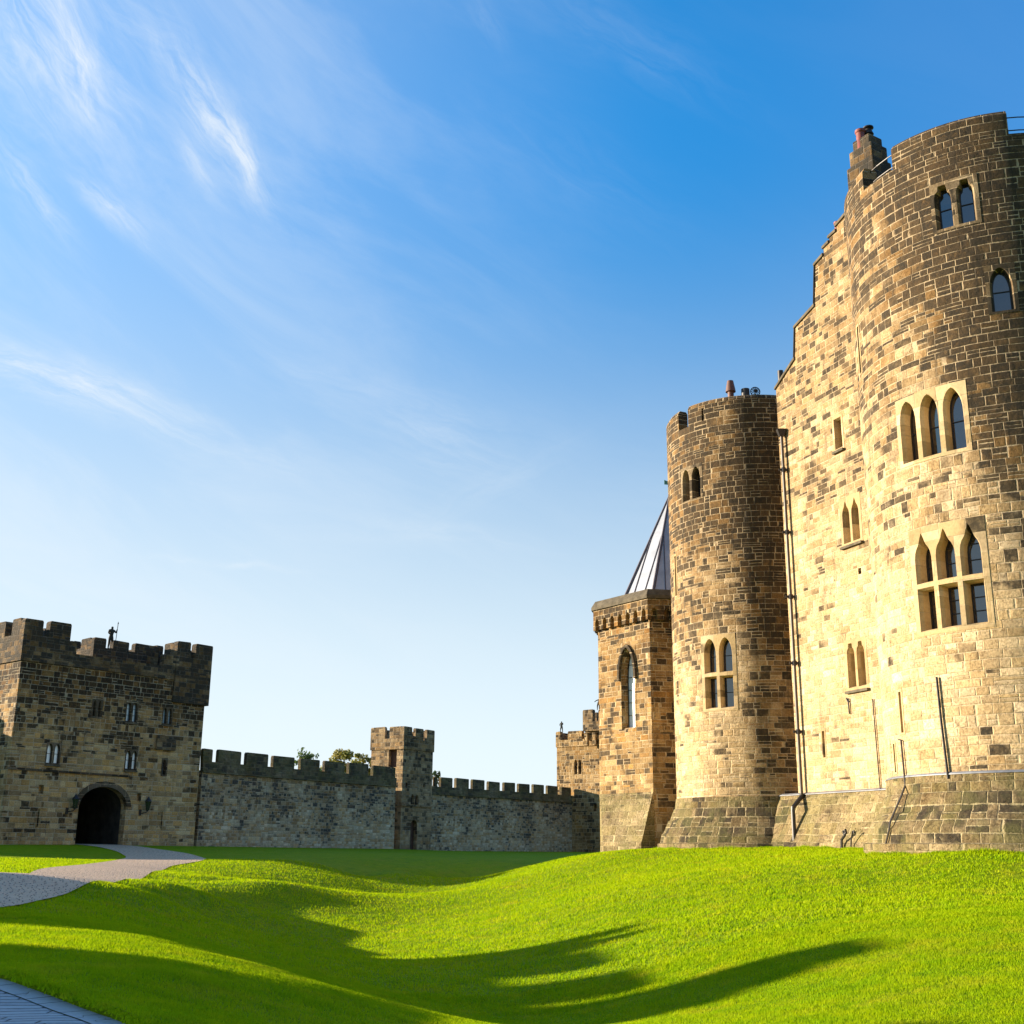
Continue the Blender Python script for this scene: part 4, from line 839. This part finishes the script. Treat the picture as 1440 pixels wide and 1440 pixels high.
# drop repeated / non monotone points
kb = MB().prism(prof, 0, 2.2).build('wall', M['keepw'], kr); cv = MB()
W = lambda x0, x1, y0, y1, n, kd, **kw: window(kr, kf, *wpx(kf, x0, x1, y0, y1), n, kd, M['df'], cv, **kw)
W(1185, 1208.5, 702, 762, 2, 'ogee', mull=.13, mg=.14, depth=.38, bars=0, head=1.5, sill=True)
W(1192, 1217, 903, 966, 2, 'trefoil', mull=.13, mg=.14, depth=.38, bars=0, head=1.2, sill=True)
a, b, z0, z1 = wpx(kf, 1173.5, 1184, 588, 631); window(kr, kf, a, b, z0, z1, 1, 'square', M['df'], cv, mg=.1, depth=.35, bars=1, sill=True, label='narrow square headed window')
u, z1 = k(1157.5, 1028); z0 = k(1161.5, 1065)[1]; slit(kr, kf, u, z0, z1, .16, cv, M['df'])
u, z = k(1209, 803); cv.prism([(u-.09, z-.12), (u+.09, z-.12), (u+.09, z+.12), (u-.09, z+.12)], -1, .3)
cut(kb, cv)
MB().prism([(-3, -2), (5.4, -2), (5.4, 2.0), (-3, 2.0)], -.02, 0).build if False else None
pl_ = MB(); pl_.add([(-4, -1.0, -2), (5.4, -1.0, -2), (5.4, -.9, .1), (-4, -.9, .1), (5.4, -.05, 2.0), (-4, -.05, 2.0), (5.4, -.001, 2.0), (-4, -.001, 2.0), (5.4, -.001, -2), (-4, -.001, -2)], [(0, 1, 2, 3), (3, 2, 4, 5), (5, 4, 6, 7), (7, 6, 8, 9), (0, 9, 8, 1), (1, 8, 6, 4, 2), (0, 3, 5, 7, 9)])
pl_.build('plinth', M['plinth_f'], kr)
MB().add([(-4, -.1, 2.003), (5.4, -.1, 2.003), (5.4, -.001, 2.003), (-4, -.001, 2.003), (-4, -.09, 2.03), (5.4, -.09, 2.03), (5.4, -.001, 2.09), (-4, -.001, 2.09)], [(0, 3, 2, 1), (4, 5, 6, 7), (0, 1, 5, 4), (1, 2, 6, 5), (2, 3, 7, 6), (3, 0, 4, 7)]).build('flashing', M['flash'], kr)
# worn capstones on the steps
cm = MB()
for (ua, za), (ub, zb) in zip(kp[:-1], kp[1:]):
    if ub-ua > .12: cm.prism([(ua-.05, za+.004), (ub, zb+.004), (ub, zb+.14), (ua-.05, za+.12)], -.07, 2.26)
cm.build('coping', M['cap'], kr, bevel=.02)
# keep block filling behind
kbk = root('keep_block', kf, 'plain mass of the keep closing the gap behind the pale wall', 'building')
MB().box(-.9, 9., 2.25, 12, -2, 19.).build('wall', M['keepw'], kbk)

# chimney stack and pots
def pot(x, y, z, label, mat, r=.16, h=.7, kind='pot'):
    o = None
    prof = {'pot': [(0, 0), (r, 0), (r*1.05, h*.1), (r*.92, h*.15), (r*.92, h*.85), (r*1.12, h*.9), (r*1.12, h), (r*.7, h), (r*.7, h*.5), (0, h*.5)],
            'cowl': [(0, 0), (r*.8, 0), (r*.8, h*.35), (r*1.15, h*.42), (r*.8, h*.7), (r*.7, h*.85), (r*1.2, h*.92), (r*1.2, h), (0, h)],
            'hooded': [(0, 0), (r*.7, 0), (r*.7, h*.52), (r*1.15, h*.54), (r*1.1, h*.62), (r*.75, h*.95), (r*.7, h), (0, h)],
            'tube': [(0, 0), (r, 0), (r, h), (r*.85, h), (r*.85, h*.6), (0, h*.6)]}[kind]
    o = MB().lathe(prof, 20).build('chimney_pot', mat); o.location = (x, y, z); shade(o, 35); return tag(o, label, 'chimney pot', 'chimney pots on the keep')
q = near.hit(1222, 250); pc = at_depth(1224, 235, 37.2)[:2]
stk = root('chimney_stack', (pc[0], pc[1], 20.9), 'dark stone chimney stack in the gap of the nearest tower battlements', 'chimney'); stk.rotation_euler.z = q[0]/4.6+math.pi/2+.25
p1 = at_depth(1221, 197, pc[1]); topz = p1[2]-20.9
MB().box(-.66, .52, -.5, .5, -.6, topz-1.05).box(-.56, .44, -.42, .44, topz-1.049, topz-.4).box(-.42, .32, -.36, .36, topz-.399, topz).build('shaft', M['gatetop'], stk, bevel=.04)
a_ = at_depth(1211, 201, pc[1]); pot(a_[0], a_[1], a_[2]-.35, 'red clay chimney pot on the tall dark stack', M['pot'], .17, .85)
a_ = at_depth(1222, 196, pc[1]); pot(a_[0], a_[1], a_[2]-.02, 'black metal cowl on the tall dark stack', M['iron'], .16, .5, 'cowl')
def on_keep(x, y, off): s, z = kf.hit(x, y, off); return tuple(kf.world(s, off))+(z,)
a_ = on_keep(1179, 329, 1.); pot(a_[0], a_[1], a_[2]-.2, 'red clay chimney pot above the top step of the keep wall', M['pot'], .15, .75)
a_ = on_keep(1097.5, 526, 1.); pot(a_[0], a_[1], a_[2]-1.1, 'short dark flue on the lowest step of the keep wall', M['iron'], .13, 1.25, 'tube')
for x, y, r_, h_, kd, lb in [(1026.5, 558, .2, .85, 'hooded', 'brown hooded chimney pot on the slimmer round tower'), (1048.5, 556, .19, .38, 'tube', 'short black flue on the slimmer round tower'), ]:
    s, z = mid.hit(x, y, 3.5); an = s/3.8; pot(C1[0]+3.3*math.cos(an), C1[1]+3.3*math.sin(an), 19.3, lb, M['pot'] if False else M['iron'] if kd == 'tube' else plain('brown_clay', (.13, .055, .035)), r_, h_+.3, kd)
s, z = mid.hit(1063, 550, 3.5); an = s/3.8
fan = root('roof_ventilator', (C1[0]+3.3*math.cos(an), C1[1]+3.3*math.sin(an), 19.75), 'small round louvred ventilator on the slimmer round tower', 'ventilator')
MB().lathe([(0, -.5), (.05, -.5), (.05, -.02), (0, -.02)], 10).build('stalk', M['iron'], fan)
vb = MB()
for i in range(12):
    a = i*math.pi/6; vb.tube([(0, -.05, .1), (.1*math.cos(a), -.1, .1+.1*math.sin(a)), (.2*math.cos(a), -.02, .1+.2*math.sin(a))], .02, 5)
vb.tube([(.21*math.cos(a*math.pi/8), 0, .1+.21*math.sin(a*math.pi/8)) for a in range(17)], .025, 6); vb.build('louvre', M['iron'], fan)

# railings on the near tower
def rail(pts, label):
    o = MB(); 
    for dz in (.32, .78): o.tube([(p[0], p[1], p[2]+dz) for p in pts], .02, 6)
    for p in (pts[0], pts[-1]): o.tube([p, (p[0], p[1], p[2]+.85)], .02, 6)
    return tag(o.build('railing', M['iron']), label, 'railing', 'railings in the battlement gaps')
def npt(u, r, z): return (C2[0]+r*math.cos(u/4.6), C2[1]+r*math.sin(u/4.6), z)
ea = near.hit(1214, 262)[0]; eb = near.hit(1254, 225)[0]; rail([npt(ea+(eb-ea)*t, 4.3, 21.4) for t in (-.1, .3, .7, 1.05)], 'thin railing in the gap beside the chimney stack')
rail([npt(e2-.05+1.4*t, 4.3, 21.4) for t in (0, .33, .66, 1)], 'thin railing in the battlement gap at the right edge')

# drainpipe beside the slimmer tower
dp = root('drainpipe', (0, 0, 0), 'long dark downpipe in the corner between the slimmer round tower and the pale keep wall', 'drainpipe')
def pk(x, y, off): s, z = kf.hit(x, y, off); w_ = kf.world(s, off); return Vector((w_[0], w_[1], z))
top = pk(1096.5, 612, -.16); bot = pk(1127.5, 1118, -.16); top = Vector((bot.x, bot.y, top.z))
dp.location = (bot.x, bot.y, 0); L0 = Vector((bot.x, bot.y, 0))
MB().tube([Vector((0, 0, top.z)), Vector((0, 0, bot.z))], .065, 10).build('pipe', M['pipe'], dp, smooth=True)
e1_ = pk(1115, 1136, -.75)-L0; e2_ = Vector((e1_.x, e1_.y, -.6))
o = MB().tube([Vector((0, 0, bot.z+.05)), Vector((0, 0, bot.z-.05)), e1_, Vector((e1_.x, e1_.y, e1_.z-.1)), e2_], .085, 8).build('lower_pipe', M['iron'], dp, smooth=True)
MB().add([(-.2, -.14, top.z+.22), (.2, -.14, top.z+.22), (.2, .14, top.z+.22), (-.2, .14, top.z+.22), (-.1, -.1, top.z-.1), (.1, -.1, top.z-.1), (.1, .1, top.z-.1), (-.1, .1, top.z-.1)], [(0, 1, 2, 3), (7, 6, 5, 4), (0, 4, 5, 1), (1, 5, 6, 2), (2, 6, 7, 3), (3, 7, 4, 0)]).build('hopper', M['iron'], dp)
zz = top.z-1.6
while zz > bot.z: MB().lathe([(0, zz-.09), (.105, zz-.09), (.105, zz+.09), (0, zz+.09)], 10).box(-.2, .2, -.04, .02, zz-.05, zz+.05).build('bracket', M['iron'], dp); zz -= 2.75

# cables and hooks on the keep
def pn(x, y, r): s, z = near.hit(x, y, r); return (C2[0]+r*math.cos(s/4.6), C2[1]+r*math.sin(s/4.6), z)
tag(MB().tube([pn(1317, 952, 4.66), pn(1323, 1010, 4.66), pn(1333.5, 1095, 4.66)], .035, 6).build('conductor_pipe', M['iron']), 'straight dark pipe running down the nearest round tower above its plinth', 'pipe')
tag(MB().tube([pn(1264, 1040, 4.62), pn(1267, 1041, 4.66), pn(1273, 1104, 4.66), pn(1268, 1118, 4.9), pn(1252, 1155, 5.28), pn(1250, 1168, 5.36), pn(1246, 1185, 5.40), pn(1247.5, 1204, 5.44)], .03, 6).build('cable', M['pipe']), 'bent cable climbing over the plinth of the nearest round tower', 'cable')
tag(MB().tube([tuple(pk(1227, 983, -.05)), tuple(pk(1238, 1112, -.05))], .022, 6).build('cable', M['iron']), 'thin straight cable down the pale keep wall below the lowest window', 'cable')
tag(MB().tube([tuple(pk(1190, 982, -.04)), tuple(pk(1193, 988, -.06)), tuple(pk(1194.5, 1004, -.05))], .03, 6).tube([tuple(pk(1194, 982, -.04)), tuple(pk(1193, 988, -.06))], .025, 6).build('iron_hook', M['iron']), 'small forked iron stub under the lowest keep wall window', 'hook')
def pp(x, y): return tuple(pk(x, y, -.99))
tag(MB().tube([pp(1183.5, 1194), pp(1183.5, 1181), pp(1188, 1175), pp(1186, 1169), pp(1189, 1167), pp(1190, 1171), pp(1187, 1174)], .05, 7).build('standpipe', M['iron']), 'thick bent black pipe rising from the grass against the keep plinth', 'pipe')
tag(MB().tube([pp(1196.5, 1194), pp(1197, 1180), pp(1199, 1169), pp(1201, 1168), pp(1201, 1172)], .028, 7).build('standpipe', M['iron']), 'thin hooked pipe rising from the grass beside the thick black one', 'pipe')

# ------------------------------------------------------------------ trees beyond the wall
def leafmat(name, a, b_):
    m, T, b = newmat(name); g = T.new('ShaderNodeNewGeometry'); c = T.mix(T.rng(T.noise(g.outputs['Position'], .9, 3.), .35, .65), a, b_); T.l.new(c, b.inputs['Base Color']); b.inputs['Roughness'].default_value = .6
    tr = T.new('ShaderNodeBsdfTranslucent'); T.l.new(c, tr.inputs[0]); mx = T.new('ShaderNodeMixShader'); mx.inputs[0].default_value = .3
    T.l.new(b.outputs[0], mx.inputs[1]); T.l.new(tr.outputs[0], mx.inputs[2]); T.l.new(mx.outputs[0], [n for n in T.n if n.type == 'OUTPUT_MATERIAL'][0].inputs[0]); return m
M['leaf'] = leafmat('olive_leaves', (.20, .20, .03), (.30, .25, .05)); M['leaf2'] = leafmat('dark_green_leaves', (.07, .12, .03), (.11, .16, .04))
def tree(x, y, H, Wd, label, mat, n=5000, sz=.2, grp='trees beyond the curtain wall', open_=False, low=.35):
    o = root('tree', (x, y, tz(x, y)), label, 'tree', grp); r = np.random.default_rng(int(abs(x*7+y))); tk = MB(); tk.tube([(0, 0, -.2), (.1, .1, H*.3), (0, 0, H*.6), (.1, 0, H*.85)], [H*.03, H*.024, H*.014, H*.005], 8)
    V = []; per = max(1, n//46)
    for i in range(46):
        a = r.random()*6.283; rr = (r.random()**.55)*Wd; zf = low+(1-low)*r.random(); rr *= math.sin(math.pi*min(1, (zf-low*.8)/(1.02-low*.8)))**.6
        c = np.array([rr*math.cos(a), rr*math.sin(a), H*zf]); tk.tube([(0, 0, H*max(.25, zf-.28)), tuple(c*.55+np.array([0, 0, H*(zf-.12)])*.45), tuple(c)], [H*.009, H*.005, H*.002], 4)
        cs = Wd*(.16+.16*r.random()); p = r.normal(size=(per, 3)); p /= np.linalg.norm(p, axis=1)[:, None]; p *= (r.random((per, 1))**.4)*cs; p[:, 2] *= .7; p += c
        d1 = r.normal(size=(per, 3)); d1 /= np.linalg.norm(d1, axis=1)[:, None]; d2 = np.cross(d1, r.normal(size=(per, 3))); d2 /= np.linalg.norm(d2, axis=1)[:, None]; s = sz*(.6+.8*r.random((per, 1)))
        V.append(np.stack([p-d1*s*.5, p+d2*s*.3, p+d1*s*.5, p-d2*s*.3], 1))
    tk.build('trunk', M['bark'], o); V = np.concatenate(V).reshape(-1, 3); k = len(V)//4
    me = bpy.data.meshes.new('crown'); me.from_pydata(V.tolist(), [], np.arange(4*k).reshape(k, 4).tolist()); me.materials.append(mat); c = bpy.data.objects.new('crown', me); C.objects.link(c); c.parent = o; return o
def tree_px(x, y, Y, Wd, label, mat, **kw): p = at_depth(x, y, Y); return tree(p[0], p[1], p[2]-tz(p[0], p[1]), Wd, label, mat, **kw)
tree_px(480, 1059, 128, 3.6, 'olive leaved tree showing above the wall, nearest the square wall tower but one', M['leaf'], n=9000, sz=.3)
tree_px(509, 1062, 131, 2.4, 'olive leaved tree crown touching the left side of the square wall tower', M['leaf'], n=6000, sz=.3)
tree_px(430, 1056, 122, 1.9, 'sparse dark green tree showing above the middle of the long wall', M['leaf2'], n=1500, sz=.3)
tree_px(613, 1085, 128, .9, 'small dark bush top just right of the square wall tower', M['leaf2'], n=700, sz=.3, low=.5)

# ------------------------------------------------------------------ unseen ranges added left of the view, shaped to throw the long evening shadows
def shadow_range(x, y0, y1, H, label, n=6, depth=8.):
    # facade facing +x ; local frame: az so that local x runs to -y
    f = Frame((x, y0), 0.); r = root('range', f, label, 'building'); L = y1-y0
    MB().box(0, L, 0.0, depth, -3, H-1.7).build('wall', M['garret'], r)
    crenbox(MB(), 0, L, 0, depth, H-1.698, H-.9, H, .5, n, 3, .9).build('parapet', M['garret'], r)
    return r
SHADOW_RANGES = [(-30., 27.2, 37., 4.7, 'low stone range added out of view to shade the road and ditch', 4), (-31., 35.6, 37.2, 5.6, 'slim stone block added out of view to cast the far shadow finger', 2), (-31., 28.8, 29.8, 6.5, 'taller stone block added out of view to cast the near shadow finger', 2),
        (-30., -12., 22.9, 5.6, 'long stone range added out of view to shade the near left lawn', 14)]
for x, y0, y1, H, lb, n in SHADOW_RANGES: shadow_range(x, y0, y1, H, lb, n, 7.)
